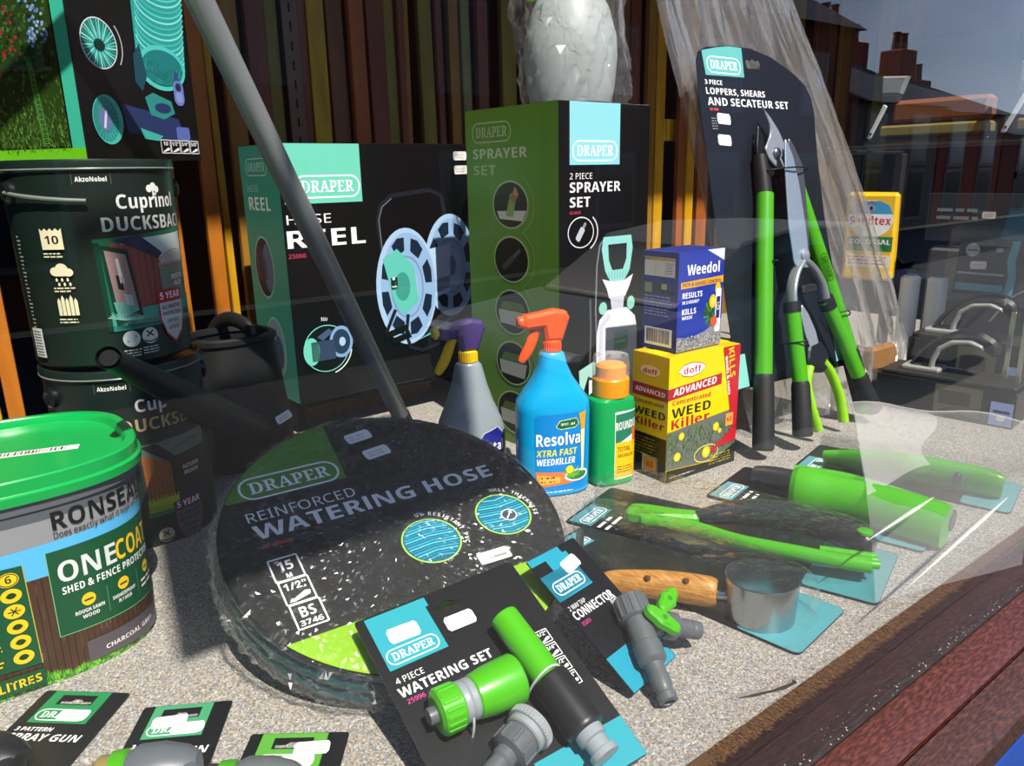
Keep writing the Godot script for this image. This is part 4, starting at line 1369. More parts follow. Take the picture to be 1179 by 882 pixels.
# ---- bottles
func trigger_head(t: Node3D, y: float, body: Material, lever: Material, collar: Material, s := 1.0) -> void:
	# spray head: shroud with a nozzle to the left, a lever under it, a ribbed collar
	var c := MB.new().lathe([Vector2(0.0125 * s, y), Vector2(0.0145 * s, y + 0.001), Vector2(0.0145 * s, y + 0.017 * s), Vector2(0.0125 * s, y + 0.019 * s)], 28)
	for i in 22:
		var q := TAU * i / 22
		c.box(Transform3D(Basis(Vector3.UP, -q), Vector3(cos(q) * 0.0146 * s, y + 0.009 * s, sin(q) * 0.0146 * s)), Vector3(0.0012, 0.015 * s, 0.0016), 0.0003)
	part(t, "collar", c, collar)
	var pts := PackedVector2Array()
	for q in v2([15, 0, -12, 0, -14, 12, -16, 22, -46, 20, -50, 26, -49, 38, -44, 43, -20, 46, 4, 50, 22, 46, 27, 36, 22, 20]):
		pts.append(q * 0.001 * s)
	part(t, "spray_head", MB.new().prism(pts, 0.025 * s, Transform3D(Basis.IDENTITY, Vector3(0, y + 0.018 * s, -0.0125 * s)), 0.005 * s), body)
	var noz := Transform3D(Basis(Vector3(0, 0, 1), Vector3(-1, 0, 0), Vector3(0, -1, 0)), Vector3(-0.046 * s, y + 0.05 * s, 0))
	part(t, "nozzle", MB.new().lathe([Vector2(0.0095 * s, 0), Vector2(0.0095 * s, 0.008 * s), Vector2(0.007 * s, 0.011 * s), Vector2(0.003 * s, 0.011 * s), Vector2(0.002 * s, 0.008 * s)], 20, noz), lever)
	part(t, "trigger", MB.new().tube(smooth_path([Vector3(-0.022, y + 0.04 * s, 0), Vector3(-0.032 * s, y + 0.022 * s, 0), Vector3(-0.040 * s, y + 0.004 * s, 0), Vector3(-0.052 * s, y - 0.014 * s, 0)], 4), [0.008 * s, 0.008 * s, 0.008 * s, 0.0085 * s, 0.009 * s, 0.009 * s, 0.009 * s, 0.009 * s, 0.009 * s, 0.009 * s, 0.008 * s, 0.007 * s, 0.005 * s], 12, true, 0.6, Vector3.BACK), lever)

func build_bottles() -> void:
	# blue weedkiller spray
	var t := thing("spray_bottle", "bright blue weedkiller spray bottle with an orange trigger head", "spray bottle", at(0.668, 0, -0.535, -22.0))
	var prof := [Vector3(0.046, 0.030, 0.0), Vector3(0.051, 0.033, 0.004), Vector3(0.052, 0.034, 0.06), Vector3(0.0525, 0.034, 0.122), Vector3(0.0505, 0.033, 0.136), Vector3(0.040, 0.0285, 0.150), Vector3(0.0275, 0.023, 0.168), Vector3(0.0195, 0.0185, 0.186), Vector3(0.0165, 0.0165, 0.2), Vector3(0.0135, 0.0135, 0.203)]
	part(t, "bottle", MB.new().sweep(prof, 2.6, 64), mat("0e9fd8", 0.3))
	trigger_head(t, 0.203, mat("f2560f", 0.35), mat("f2560f", 0.35), mat("f2560f", 0.35), 0.86)
	var p := PR.new(ring_map(prof, 2.6, 0.0, 2), 5.0)
	p.poly(PR.round_rect(-36, 8, 44, 122, 8), "1584cf")
	p.up().xy([-6, 104, 0, 112, 24, 114, 28, 106, 22, 101, 0, 100], "16683c").line(v2([-6, 104, 0, 112, 24, 114, 28, 106, 22, 101, 0, 100]), 1.2, "d8e8a0", true)
	small_lines(p, 1, 105, 22, 1, 8.0, "f0f4e0", 2)
	p.up(0)
	p.up().text(tx("Resolva"), -34, 76, 19, "1b2c7c", 66)
	p.up().text(tx("Resolva"), -33.6, 77, 17.6, "ffffff", 64)
	p.text(tx("XTRA FAST"), -34, 62, 9.5, "f4e21c", 58, 0.0, 0.0, 0.12).text(tx("WEEDKILLER"), -34, 49, 9.5, "ffffff", 56, 0.0, 0.0, 0.1)
	p.xy([-35, 16, 20, 20, 20, 36, -35, 40], "e07a3a").up().xy([-33, 20, 0, 22, 0, 30, -33, 36], "e8b24a")
	small_lines(p, -30, 29, 24, 2, 6.0, "7a1c14", 12)
	p.up(0)
	p.up().ell(26, 30, 20, 9, "dfe8ec").up().ell(26, 30, 16, 6.5, "2f7a3c")
	p.up()
	for i in 16:
		p.up(0).ln([18, 30, 18 + 14 * cos(i * 0.41), 36 + 10 * sin(i * 0.41)], 1.2, ["8cc43a", "4f9a2c"][i % 2])
	p.up().ell(14, 40, 6, 6, "f4d81c", 12).xy([28, 120, 40, 122, 38, 96, 32, 96], "e8a21c").xy([31, 96, 38, 96, 36, 34, 33, 34], "f2e6b0")
	small_lines(p, -30, 8, 50, 1, 4.0, "d5eaf5", 4)
	put_print(t, "label_print", p, 0.3)

	# clear grey spray with a yellow and purple head, half hidden by the hose
	t = thing("spray_bottle", "pale grey spray bottle with a purple head and yellow trigger", "spray bottle", at(0.60, 0, -0.64, -14.0))
	prof = [Vector3(0.044, 0.030, 0.0), Vector3(0.050, 0.034, 0.004), Vector3(0.052, 0.035, 0.05), Vector3(0.0515, 0.035, 0.075), Vector3(0.046, 0.033, 0.096), Vector3(0.034, 0.028, 0.122), Vector3(0.0255, 0.0235, 0.148), Vector3(0.0185, 0.0185, 0.176), Vector3(0.0145, 0.0145, 0.18)]
	part(t, "bottle", MB.new().sweep(prof, 2.3, 56), mat("8d989f", 0.28))
	trigger_head(t, 0.18, mat("3a2466", 0.35), mat("e8c00e", 0.4), mat("e8c00e", 0.4), 0.92)
	p = PR.new(ring_map(prof, 2.3, 0.0, 2), 5.0)
	p.xy([-6, 8, 52, 8, 44, 74, 34, 86, 8, 80, -6, 64], "232a86").up().line(v2([-6, 64, 8, 80, 34, 86, 44, 74]), 1.2, "d8dce8").text(tx("tal"), 22, 50, 15, "ffffff", 20)
	put_print(t, "label_print", p, 0.3)

	# green concentrate bottle, orange cap under a clear overcap
	t = thing("concentrate_bottle", "small green weedkiller bottle with an orange cap under a clear cup", "bottle", at(0.752, 0, -0.505, -12.0))
	prof = [Vector3(0.030, 0.022, 0.0), Vector3(0.0335, 0.025, 0.004), Vector3(0.0340, 0.0255, 0.06), Vector3(0.0340, 0.0255, 0.118), Vector3(0.0315, 0.0245, 0.127), Vector3(0.026, 0.0235, 0.131)]
	part(t, "bottle", MB.new().sweep(prof, 3.2, 56), mat("13a052", 0.3))
	var cap := MB.new().lathe([Vector2(0.0255, 0.131), Vector2(0.0265, 0.133), Vector2(0.0265, 0.156), Vector2(0.025, 0.158), Vector2(0.022, 0.158), Vector2(0.022, 0.174), Vector2(0.018, 0.1775), Vector2(0.001, 0.178)], 40)
	part(t, "cap", cap, mat("f29a12", 0.35))
	part(t, "clear_overcap", MB.new().lathe([Vector2(0.0262, 0.158), Vector2(0.0256, 0.186), Vector2(0.024, 0.19), Vector2(0.001, 0.1905)], 40, Transform3D.IDENTITY, false, false), film("ffffff", 0.10, 0.05))
	p = PR.new(ring_map(prof, 3.2, 0.0, 2), 5.0)
	p.poly(PR.round_rect(-8, 10, 36, 112, 2), "e9ece4")
	p.up().xy([-7, 62, 35, 82, 35, 111, -7, 108], "2a7a5c").text(tx("ROUNDUP"), -6, 84, 12, "f6f8f4", 40, 0.0, 4).up().rect(-7, 12, 35, 66, "f0c41c").xy([22, 60, 35, 64, 35, 90, 22, 84], "e0662a")
	p.up().text(tx("TOTAL"), -3, 52, 7, "5c2412", 22).text(tx("WEEDKILLER"), -3, 43, 5, "5c2412", 28)
	small_lines(p, -3, 28, 30, 3, 4.0, "8a5a1c", 5)
	put_print(t, "label_print", p, 0.3)

	# white hand sprayer in a clear bag on the sprayer carton
	t = thing("bagged_sprayer", "white plastic sprayer tank in a crinkled clear bag, on the tall sprayer carton", "sprayer", at(0.85, 0.5368, -0.70, -20.0))
	part(t, "tank", MB.new().lathe([Vector2(0.058, 0), Vector2(0.063, 0.004), Vector2(0.068, 0.03), Vector2(0.0715, 0.07), Vector2(0.07, 0.1), Vector2(0.058, 0.14), Vector2(0.04, 0.17), Vector2(0.026, 0.19), Vector2(0.022, 0.22)], 48), mat("aab2b2", 0.45))
	part(t, "pump_head", MB.new().tube([Vector3(0, 0.22, 0), Vector3(0, 0.265, 0), Vector3(-0.03, 0.28, 0)], [0.018, 0.02, 0.014], 16), mat("5fc814", 0.4))
	part(t, "trigger", MB.new().tube(smooth_path([Vector3(-0.03, 0.27, 0.005), Vector3(-0.062, 0.21, 0.01), Vector3(-0.07, 0.146, 0.012)], 5), 0.007, 10), mat("5fc814", 0.4), "lime green trigger")
	var rows := []
	var rr := RandomNumberGenerator.new()
	rr.seed = 40
	for i in 26:
		var y := 0.0008 + i * 0.013
		var row := PackedVector3Array()
		for j in 72:
			var q := TAU * j / 72
			var rad := 0.080 + 0.006 * sin(q * 3.0 + i * 0.28) + 0.004 * sin(q * 7.0 - i * 0.45) + 0.0026 * sin(q * 17.0 + i * 1.1) + 0.008 * rr.randf()
			rad *= (0.9 if i == 0 else 1.0) * (1.0 - 0.0 * i)
			row.append(Vector3(cos(q) * rad * 1.0, y, sin(q) * rad * 0.92))
		rows.append(row)
	part(t, "clear_bag", MB.new().facets(rows, true), film("ffffff", 0.02, 0.22), "crinkled clear bag")

# ---- watering can, pole
func build_can_and_pole() -> void:
	var t := thing("watering_can", "black long-spouted watering can behind the wrapped hose", "watering can", at(0.366, 0, -0.955, 10.0))
	var m := mat("1b1c1c", 0.5)
	var inv := t.transform.affine_inverse()
	part(t, "tank", MB.new().sweep([Vector3(0.070, 0.062, 0.0), Vector3(0.078, 0.070, 0.006), Vector3(0.076, 0.068, 0.06), Vector3(0.066, 0.06, 0.16), Vector3(0.0615, 0.056, 0.2), Vector3(0.058, 0.053, 0.2), Vector3(0.066, 0.06, 0.06)], 2.8, 56, Transform3D.IDENTITY, true, true), m)
	part(t, "rim", MB.new().sweep([Vector3(0.062, 0.0565, 0.196), Vector3(0.066, 0.0605, 0.199), Vector3(0.066, 0.0605, 0.206), Vector3(0.062, 0.0565, 0.209), Vector3(0.056, 0.051, 0.208), Vector3(0.055, 0.05, 0.2)], 2.8, 56, Transform3D.IDENTITY, false, false), m)
	part(t, "handle", MB.new().tube(smooth_path([Vector3(0.01, 0.205, 0.05), Vector3(0.01, 0.222, 0.035), Vector3(0.01, 0.226, -0.02), Vector3(0.01, 0.2, -0.075), Vector3(0.0, 0.14, -0.095), Vector3(0.0, 0.06, -0.07)], 6), 0.008, 12, true, 1.5), m)
	var a := inv * Vector3(0.355, 0.07, -0.885)
	var b := inv * Vector3(0.122, 0.285, -0.516)
	var sp := [a + (a - b) * 0.06, a, a.lerp(b, 0.35), a.lerp(b, 0.7), a.lerp(b, 0.97), b]
	part(t, "spout", MB.new().tube(sp, [0.032, 0.030, 0.024, 0.017, 0.0118, 0.0118], 20, false, 0.9), m)
	part(t, "spout_mouth", MB.new().tube([a.lerp(b, 0.985), a.lerp(b, 0.998)], [0.008, 0.0085], 20, true, 0.9), mat("050505", 0.9))
	var n := (inv.basis * Vector3(-0.15, 0.12, 0.98)).normalized()
	var pr := PR.new(plane_map(inv * Vector3(0.403, 0.066, -0.884), (inv.basis * Vector3(0.99, 0.28, 0.0)).normalized(), n.cross((inv.basis * Vector3(0.99, 0.28, 0.0)).normalized())))
	price(pr, 0, 0, 26, 6)
	put_print(t, "price_sticker", pr, 0.6, "white price sticker")

	var lo := Vector3(0.637, 0.0, -0.893)
	var hi := Vector3(0.2806, 0.6199, -0.6407)
	var d := (hi - lo).normalized()
	t = thing("metal_pole", "long satin silver metal pole leaning across the cartons", "pole", Transform3D(Basis.IDENTITY, lo))
	part(t, "shaft", MB.new().tube([d * 0.015, d * 1.5], 0.0145, 32), mat("9ea3a6", 0.4, 0.35))
	part(t, "foot_cap", MB.new().tube([d * 0.012, d * 0.02, d * 0.05], [0.013, 0.0165, 0.0165], 24), mat("1a1a1a", 0.6))

# ---- the wrapped hose
func build_hose() -> void:
	var c := Vector3(0.3298, 0.1085, -0.3714)
	var tilt := 0.3978
	var yaw := 0.1173
	var e1 := Vector3(cos(yaw), 0, sin(yaw))
	var e2 := Vector3(sin(yaw) * cos(tilt), sin(tilt), -cos(yaw) * cos(tilt))
	var t := thing("wrapped_hose", "coiled teal watering hose under a round black card, shrink-wrapped in crinkled clear film", "hose", frame(c, e1, e2))
	# local: x right, y up the slope, z out of the card
	for k in 4:
		for l in 3:
			var ring := []
			for i in 65:
				var q := TAU * i / 64
				ring.append(Vector3(cos(q), sin(q), 0) * (0.158 - 0.0165 * k) + Vector3(0, 0, -0.0105 - 0.0165 * l))
			part(t, "hose_turn", MB.new().tube(ring, 0.0083, 12, false), grain("042628", "074044", "0b5c60", 0.05, Vector3.ONE * 40.0, 0.3) if k == 0 else mat("063436", 0.35))
	var disc := PackedVector2Array()
	for i in 96:
		disc.append(Vector2.from_angle(TAU * i / 96) * 0.168)
	part(t, "card", MB.new().prism(disc, 0.0008, Transform3D(Basis.IDENTITY, Vector3(0, 0, -0.0012))), mat("0e0f10", 0.45))
	var p := PR.new(plane_map(Vector3(0, 0, -0.0004), Vector3.RIGHT, Vector3.UP))
	# name panel cut by the rim, lime foot
	var pan := PackedVector2Array([Vector2(-26, 79)])
	for i in 12:
		var q := deg_to_rad(lerpf(98, 152, i / 11.0))
		pan.append(Vector2.from_angle(q) * 167)
	pan.append(Vector2(-146, 76))
	p.poly(pan, "4e8a24")
	var foot := PackedVector2Array()
	for i in 30:
		foot.append(Vector2.from_angle(deg_to_rad(lerpf(214.5, 329.5, i / 29.0))) * 167)
	p.poly(foot, "82b416")
	p.up().turn(0, 0, 2.2)
	logo(p, -128, 80, 102)
	p.text(tx("REINFORCED", "r"), -131, 52, 12.5, "eeeeee", 108).text(tx("WATERING HOSE"), -130, 29, 18, "f4f4f4", 256)
	small_lines(p, -128, 17, 30, 1, 9.0, "a03030", 9)
	size_icon(p, -129, -25, 26, "15", "f0f0f0", false)
	p.text(tx("M"), -116, -23, 5.0, "f0f0f0", 0.0, 0.5)
	size_icon(p, -128, -52, 26, "1/2\"", "f0f0f0")
	size_icon(p, -127, -79, 26, "BS", "f0f0f0", false)
	p.text(tx("3746"), -114, -76.5, 5.5, "f0f0f0", 20, 0.5)
	p.flat_again()
	for e in [[22.0, -30.0], [107.0, -22.0]]:
		p.ell(e[0], e[1], 30, 28.5, "a8d848", 40).up().ell(e[0], e[1], 28.4, 27, "0a5a74", 40)
		p.up()
		for i in 15:
			var y: float = -22.0 + i * 3.2
			var hw := sqrt(maxf(0.0, 1.0 - y * y / 700.0)) * 26.5
			p.line(v2([e[0] - hw, e[1] + y, e[0], e[1] + y + 2.6 * signf(22.0 - e[0] + 1.0), e[0] + hw, e[1] + y]), 1.6, ["1fa3c0", "0e7f9c", "43c4da"][i % 3])
	p.up(2).ell(112, -25, 9, 8, "c8ccd0", 24).up().ell(112, -25, 7.4, 6.6, "3a3f46", 24).up().ln([108, -29, 116, -21], 1.2, "ffffff").xy([117, -20, 112.5, -21, 116, -24.5], "ffffff")
	var curved := func(s: String, cx: float, cy: float, rad: float, a0: float, step: float) -> void:
		for i in s.length():
			var q := deg_to_rad(a0 - step * i)
			if s[i] != " ":
				p.text(tx(s[i]), cx + rad * cos(q), cy + rad * sin(q), 4.6, "e4e4e4", 0.0, 0.5, rad_to_deg(q) - 90.0)
	curved.call("UV RESISTANT PVC", 22.0, -30.0, 33.0, 92.0, 7.6)
	curved.call("WALL THICKNESS", 107.0, -22.0, 33.0, 84.0, 7.8)
	price(p, -6, 126, 30, 10)
	price(p, 4, 96, 30, 9)
	p.up().rrect(54, -76, 88, -62, 2, "f4f4f2").up().rect(66, -72, 84, -69, "8a8a8a")
	put_print(t, "card_print", p, 0.4)
	# shrink film: hugging the coil, puckered on the side
	var rows := []
	var fn := FastNoiseLite.new()
	fn.seed = 9
	fn.frequency = 0.9
	var prof := [Vector2(0.0006, 0.0018), Vector2(0.06, 0.0018), Vector2(0.1, 0.002), Vector2(0.135, 0.002), Vector2(0.158, 0.0018), Vector2(0.168, -0.002), Vector2(0.1715, -0.01), Vector2(0.172, -0.022), Vector2(0.1715, -0.034), Vector2(0.169, -0.046), Vector2(0.160, -0.054), Vector2(0.14, -0.0555)]
	var rr := RandomNumberGenerator.new()
	rr.seed = 63
	var line := PackedVector2Array()
	for i in prof.size() - 1:
		var k := int(ceil(prof[i].distance_to(prof[i + 1]) / 0.0030))
		for j in k:
			line.append(prof[i].lerp(prof[i + 1], float(j) / k))
	line.append(prof[-1])
	for i in line.size():
		var s := line[i]
		var side := s.x > 0.165 and s.y < 0.0
		var row := PackedVector3Array()
		for j in 340:
			var q := TAU * (j + (0.5 if i % 2 else 0.0)) / 340
			var g := fn.get_noise_3d(cos(q) * s.x * 60, sin(q) * s.x * 60, s.y * 60)
			var push := (0.0060 if side else 0.0020) * (0.5 + g) * rr.randf_range(0.3, 1.6)
			row.append(Vector3(cos(q) * (s.x + (push if side else 0.0)), sin(q) * (s.x + (push if side else 0.0)), s.y + (0.0 if side else push + 0.0003)))
		rows.append(row)
	part(t, "shrink_film", MB.new().facets(rows, true), film("ffffff", 0.008, 0.23), "crinkled clear film")
	# block that props up the far side
	var k := thing("prop_block", "plain cardboard block hidden under the far edge of the wrapped hose", "block", at(0.345, 0, -0.475, -6.7))
	part(k, "block", MB.new().prism(v2([-0.04, 0.0, 0.035, 0.0, 0.035, 0.075, -0.04, 0.075]), 0.18, Transform3D(Basis(Vector3(0, 0, 1), Vector3(0, 1, 0), Vector3(-1, 0, 0)), Vector3(0.09, 0, 0)), 0.001), mat("4a3b2a", 0.9))

# ---- loppers, shears and secateurs tied to one card
func mm(a: Array, z: float) -> Array:
	var o := []
	for i in range(0, a.size(), 2):
		o.append(Vector3(a[i] * 0.001, a[i + 1] * 0.001, z))
	return o
func scaled(a: Array) -> PackedVector2Array:
	var o := v2(a)
	for i in o.size():
		o[i] *= 0.001
	return o
func rounded(a: PackedVector2Array, r: float, k := 4) -> PackedVector2Array:
	# outline with its corners rounded
	var o := PackedVector2Array()
	for i in a.size():
		var p := a[(i + a.size() - 1) % a.size()]
		var q := a[i]
		var n := a[(i + 1) % a.size()]
		var c := minf(r, minf(p.distance_to(q), n.distance_to(q)) * 0.45)
		var s := q + (p - q).normalized() * c
		var e := q + (n - q).normalized() * c
		for j in k + 1:
			var w := float(j) / k
			o.append(s.lerp(q, w).lerp(q.lerp(e, w), w))
	return o

func build_lopper_set() -> void:
	var tilt := deg_to_rad(14.0)
	var t := thing("pruning_tool_set", "black card carrying lime green loppers, shears and secateurs, leaning upright", "tool set", frame(Vector3(1.1, 0.002, -0.41), Vector3.RIGHT, Vector3(0, cos(tilt), -sin(tilt))))
	var lime := mat("4aa416", 0.35)
	var grip := mat("1c1e1f", 0.6)
	var steel := mat("a4adb8", 0.32, 0.45)
	var dark_steel := mat("5c636c", 0.35, 0.5)
	var out := scaled([-112, 616, -118, 560, -119, 524, -121, 446, -125, 314, -127, 180, -130, 112, 187, 100, 184, 180, 180, 273, 176, 365, 180, 471, 188, 545, 186, 572, 172, 594, 142, 612, 85, 635, 29, 646, -28, 646, -84, 640, -104, 632])
	part(t, "card", MB.new().prism(with_hole(out, PackedVector2Array(scaled([10, 620, 14, 628, 24, 626, 31, 630, 38, 626, 48, 628, 52, 621, 48, 614, 14, 613]))), 0.0012, Transform3D(Basis.IDENTITY, Vector3(0, 0, -0.012))), mat("161b24", 0.4))
	var p := PR.new(plane_map(Vector3(0, 0, -0.0108), Vector3.RIGHT, Vector3.UP))
	p.xy([-96, 634, -60, 641, -28, 645, 5, 645, 2, 598, -94, 597], "62b8b4")
	p.up()
	logo(p, -88, 601, 84)
	p.text(tx("3 PIECE"), -99, 583, 7, "f2f2f2", 42).text(tx("LOPPERS, SHEARS"), -99, 568, 10, "f6f6f6", 150).text(tx("AND SECATEUR SET"), -99, 551, 12, "f6f6f6", 212)
	small_lines(p, -96, 543, 24, 1, 9.0, "c8404c", 15)
	price(p, -82, 523, 32, -3)
	price(p, -88, 490, 32, -3)
	small_lines(p, -97, 530, 14, 5, 4.0, "7d858c", 6)
	p.rect(-129, 113, -100, 165, "7fcabe").rect(150, 112, 183, 180, "7fcabe")
	put_print(t, "card_print", p, 0.4)
	# loppers
	var lop := part(t, "lopper_blade", MB.new().prism(rounded(scaled([12, 546, 30, 530, 48, 508, 60, 484, 62, 462, 46, 448, 26, 450, 10, 464, 4, 480, 14, 490, 24, 502, 26, 516, 20, 532]), 0.006), 0.004, Transform3D(Basis.IDENTITY, Vector3(0, 0, 0.004)), 0.001), steel)
	part(lop, "pivot_bolt", MB.new().lathe([Vector2(0.009, 0), Vector2(0.009, 0.004), Vector2(0.006, 0.006)], 6, Transform3D(Basis(Vector3.RIGHT, Vector3.BACK, Vector3.DOWN), Vector3(0.030, 0.472, 0.008))), mat("8a949c", 0.3, 0.9))
	part(t, "lopper_hook", MB.new().prism(rounded(scaled([2, 520, 12, 500, 8, 480, 20, 466, 40, 470, 30, 440, 2, 428, -14, 450, -10, 484]), 0.006), 0.005, Transform3D(Basis.IDENTITY, Vector3(0, 0, -0.002)), 0.001), mat("22262a", 0.4, 0.6))
	for e in [[[-8, 470, -9, 440, -12, 405], [-12, 408, -45, 280, -80, 140, -84, 125], [-83, 128, -98, 66, -112, 12]], [[50, 470, 68, 440, 80, 405], [78, 412, 108, 320, 140, 225, 168, 125], [167, 130, 180, 70, 192, 14]]]:
		var h := part(t, "lopper_handle", MB.new().tube(mm(e[1], 0.006), 0.0135, 20), lime)
		part(h, "ferrule", MB.new().tube(mm(e[0], 0.004), [0.010, 0.0125, 0.0135], 16), mat("17191b", 0.5))
		var g := mm(e[2], 0.006)
		part(h, "grip", MB.new().tube([g[0], g[0].lerp(g[1], 0.1), g[1], g[2].lerp(g[1], 0.08), g[2]], [0.0140, 0.0158, 0.0165, 0.0168, 0.0135], 20), grip)
	var lt := PR.new(func(a: float, b: float, l: float) -> Array:
		var d := Vector3(0.31, -0.95, 0).normalized()
		var n := Vector3(-0.45, -0.1, 0.88).normalized()
		var s := n.cross(d).normalized()
		n = d.cross(s).normalized()
		if n.z < 0.0:
			n = -n
		return [Vector3(0.1215, 0.280, 0.006) + d * a * 0.001 + s * b * 0.001 * -1.0 + n * (0.0140 + l), n])
	lt.rframe(-24, -4.5, 24, 4.5, 4, 0.9, "15240c")
	lt.text(tx("DRAPER", "s"), 0, -2.4, 5.0, "15240c", 38, 0.5)
	put_print(t, "handle_print", lt, 0.4)
	# shears
	var zf := 0.026
	part(t, "shear_blade", MB.new().prism(rounded(scaled([6, 288, 46, 280, 52, 340, 50, 420, 44, 462, 30, 492, 18, 440, 6, 350]), 0.008), 0.003, Transform3D(Basis.IDENTITY, Vector3(0, 0, zf)), 0.0008), mat("9fb0c4", 0.3, 0.45))
	part(t, "shear_blade", MB.new().prism(rounded(scaled([34, 290, 58, 296, 68, 350, 74, 410, 76, 446, 62, 474, 48, 494, 44, 480, 50, 400]), 0.008), 0.003, Transform3D(Basis.IDENTITY, Vector3(0, 0, zf - 0.005)), 0.0008), dark_steel)
	part(t, "pivot_bolt", MB.new().lathe([Vector2(0.011, 0), Vector2(0.011, 0.003), Vector2(0.006, 0.006), Vector2(0.001, 0.0065)], 24, Transform3D(Basis(Vector3.RIGHT, Vector3.BACK, Vector3.DOWN), Vector3(0.036, 0.302, zf + 0.003))), steel)
	for s in [-1.0, 1.0]:
		var arm := [34 + 6 * s, 292, 34 + 26 * s, 276, 34 + 42 * s, 250, 34 + 47 * s, 222]
		part(t, "shear_arm", MB.new().tube(smooth_path(mm(arm, zf), 4), 0.010, 14, true, 0.55), mat("989fa6", 0.35, 0.5))
	part(t, "bumper", MB.new().box(at(0.036, 0.247, zf), Vector3(0.04, 0.016, 0.014), 0.004), mat("17191b", 0.6))
	for e in [[-13, 228, -17, 170, -20, 100, -34, 18], [82, 224, 118, 156, 152, 82, 184, 16]]:
		var h := part(t, "shear_handle", MB.new().tube(mm(e.slice(0, 6), zf), 0.0122, 20), lime)
		part(h, "ferrule", MB.new().tube([Vector3(e[0], e[1] + 4, 0) * 0.001 + Vector3(0, 0, zf), (Vector3(e[0], e[1], 0) * 0.001).lerp(Vector3(e[2], e[3], 0) * 0.001, 0.22) + Vector3(0, 0, zf)], 0.0134, 18), mat("17191b", 0.5))
		var a := Vector3(e[4] * 0.001, e[5] * 0.001, zf)
		var b := Vector3(e[6] * 0.001, e[7] * 0.001, zf)
		part(h, "grip", MB.new().tube([a.lerp(b, -0.06), a.lerp(b, 0.02), a.lerp(b, 0.5), a.lerp(b, 0.96), b], [0.0126, 0.0145, 0.0152, 0.0158, 0.0125], 20), grip)
	# secateurs
	part(t, "secateur_blade", MB.new().prism(rounded(scaled([20, 226, 34, 208, 48, 178, 52, 150, 40, 138, 28, 150, 18, 176, 14, 204]), 0.006), 0.003, Transform3D(Basis.IDENTITY, Vector3(0, 0, 0.02)), 0.0008), steel)
	part(t, "secateur_body", MB.new().prism(rounded(scaled([24, 156, 60, 160, 74, 140, 76, 116, 56, 106, 26, 112, 14, 130]), 0.008), 0.014, Transform3D(Basis.IDENTITY, Vector3(0, 0, 0.01)), 0.003), mat("22252a", 0.45, 0.4))
	part(t, "secateur_handle", MB.new().tube(smooth_path(mm([22, 122, 8, 96, 12, 56, 22, 16], 0.018), 5), 0.009, 14, true, 0.8), mat("8fd018", 0.4))
	part(t, "secateur_handle", MB.new().tube(smooth_path(mm([62, 124, 82, 100, 98, 56, 100, 14], 0.018), 5), 0.009, 14, true, 0.8), mat("8fd018", 0.4))
	for e in [[-14, 442, 96, 442, 0.030], [-46, 300, -18, 296, 0.02], [-34, 168, 2, 166, 0.04], [120, 198, 168, 190, 0.022]]:
		part(t, "cable_tie", MB.new().tube(smooth_path([Vector3(e[0], e[1], 0) * 0.001 + Vector3(0, 0, -0.008), Vector3(e[0] + 6, e[1], 0) * 0.001 + Vector3(0, 0, e[4] * 0.8), Vector3((e[0] + e[2]) / 2, e[1], 0) * 0.001 + Vector3(0, 0, e[4] + 0.006), Vector3(e[2] - 6, e[3], 0) * 0.001 + Vector3(0, 0, e[4] * 0.8), Vector3(e[2], e[3], 0) * 0.001 + Vector3(0, 0, -0.008)], 5), 0.0013, 6), mat("0b0b0b", 0.5))

	# long clear polythene sleeve behind it, with a brush head at the bottom
	var s := thing("polythene_sleeve", "tall clear polythene sleeve with long folds, leaning behind the lopper card", "plastic sleeve", frame(Vector3(1.1, 0.002, -0.41) - Vector3(0, sin(tilt), cos(tilt)) * 0.06, Vector3.RIGHT, Vector3(0, cos(tilt), -sin(tilt))))
	var lf := [-40, 20, -52, 140, -62, 260, -74, 334, -82, 461, -92, 598, -107, 732, -120, 900]
	var rt := [420, 20, 500, 110, 478, 219, 440, 320, 380, 480, 305, 640, 233, 770, 180, 900]
	var rows := []
	var fn := FastNoiseLite.new()
	fn.seed = 4
	fn.frequency = 0.03
	for i in 43:
		var f := i / 42.0 * 7.0
		var k := mini(int(f), 6)
		var w := f - k
		var l := Vector2(lf[k * 2], lf[k * 2 + 1]).lerp(Vector2(lf[k * 2 + 2], lf[k * 2 + 3]), w)
		var r := Vector2(rt[k * 2], rt[k * 2 + 1]).lerp(Vector2(rt[k * 2 + 2], rt[k * 2 + 3]), w)
		var row := PackedVector3Array()
		for j in 120:
			var q := TAU * j / 120
			var u := 0.5 - 0.5 * cos(q)
			var b := l.lerp(r, u)
			var fold := fn.get_noise_2d(u * 420.0 + 60.0 * signf(sin(q)), i * 1.0) * 0.034 + fn.get_noise_2d(u * 1500.0, i * 1.2) * 0.014
			row.append(Vector3(b.x * 0.001, b.y * 0.001, sin(q) * 0.02 + fold * sqrt(absf(sin(q)))))
		rows.append(row)
	part(s, "sleeve", MB.new().grid(rows, true), film("ffffff", 0.05, 0.2, 0.25, 3.0), "clear folded polythene")
	var bh := part(s, "brush_block", MB.new().box(at(0.39, 0.085, 0.0), Vector3(0.085, 0.05, 0.03), 0.008), grain("5a3a1c", "8a6234", "a87d48", 0.03, Vector3(12, 40, 40), 0.6))
	part(bh, "bristles", MB.new().box(at(0.39, 0.04, 0.0), Vector3(0.08, 0.04, 0.026), 0.006), mat("2a241e", 0.9))

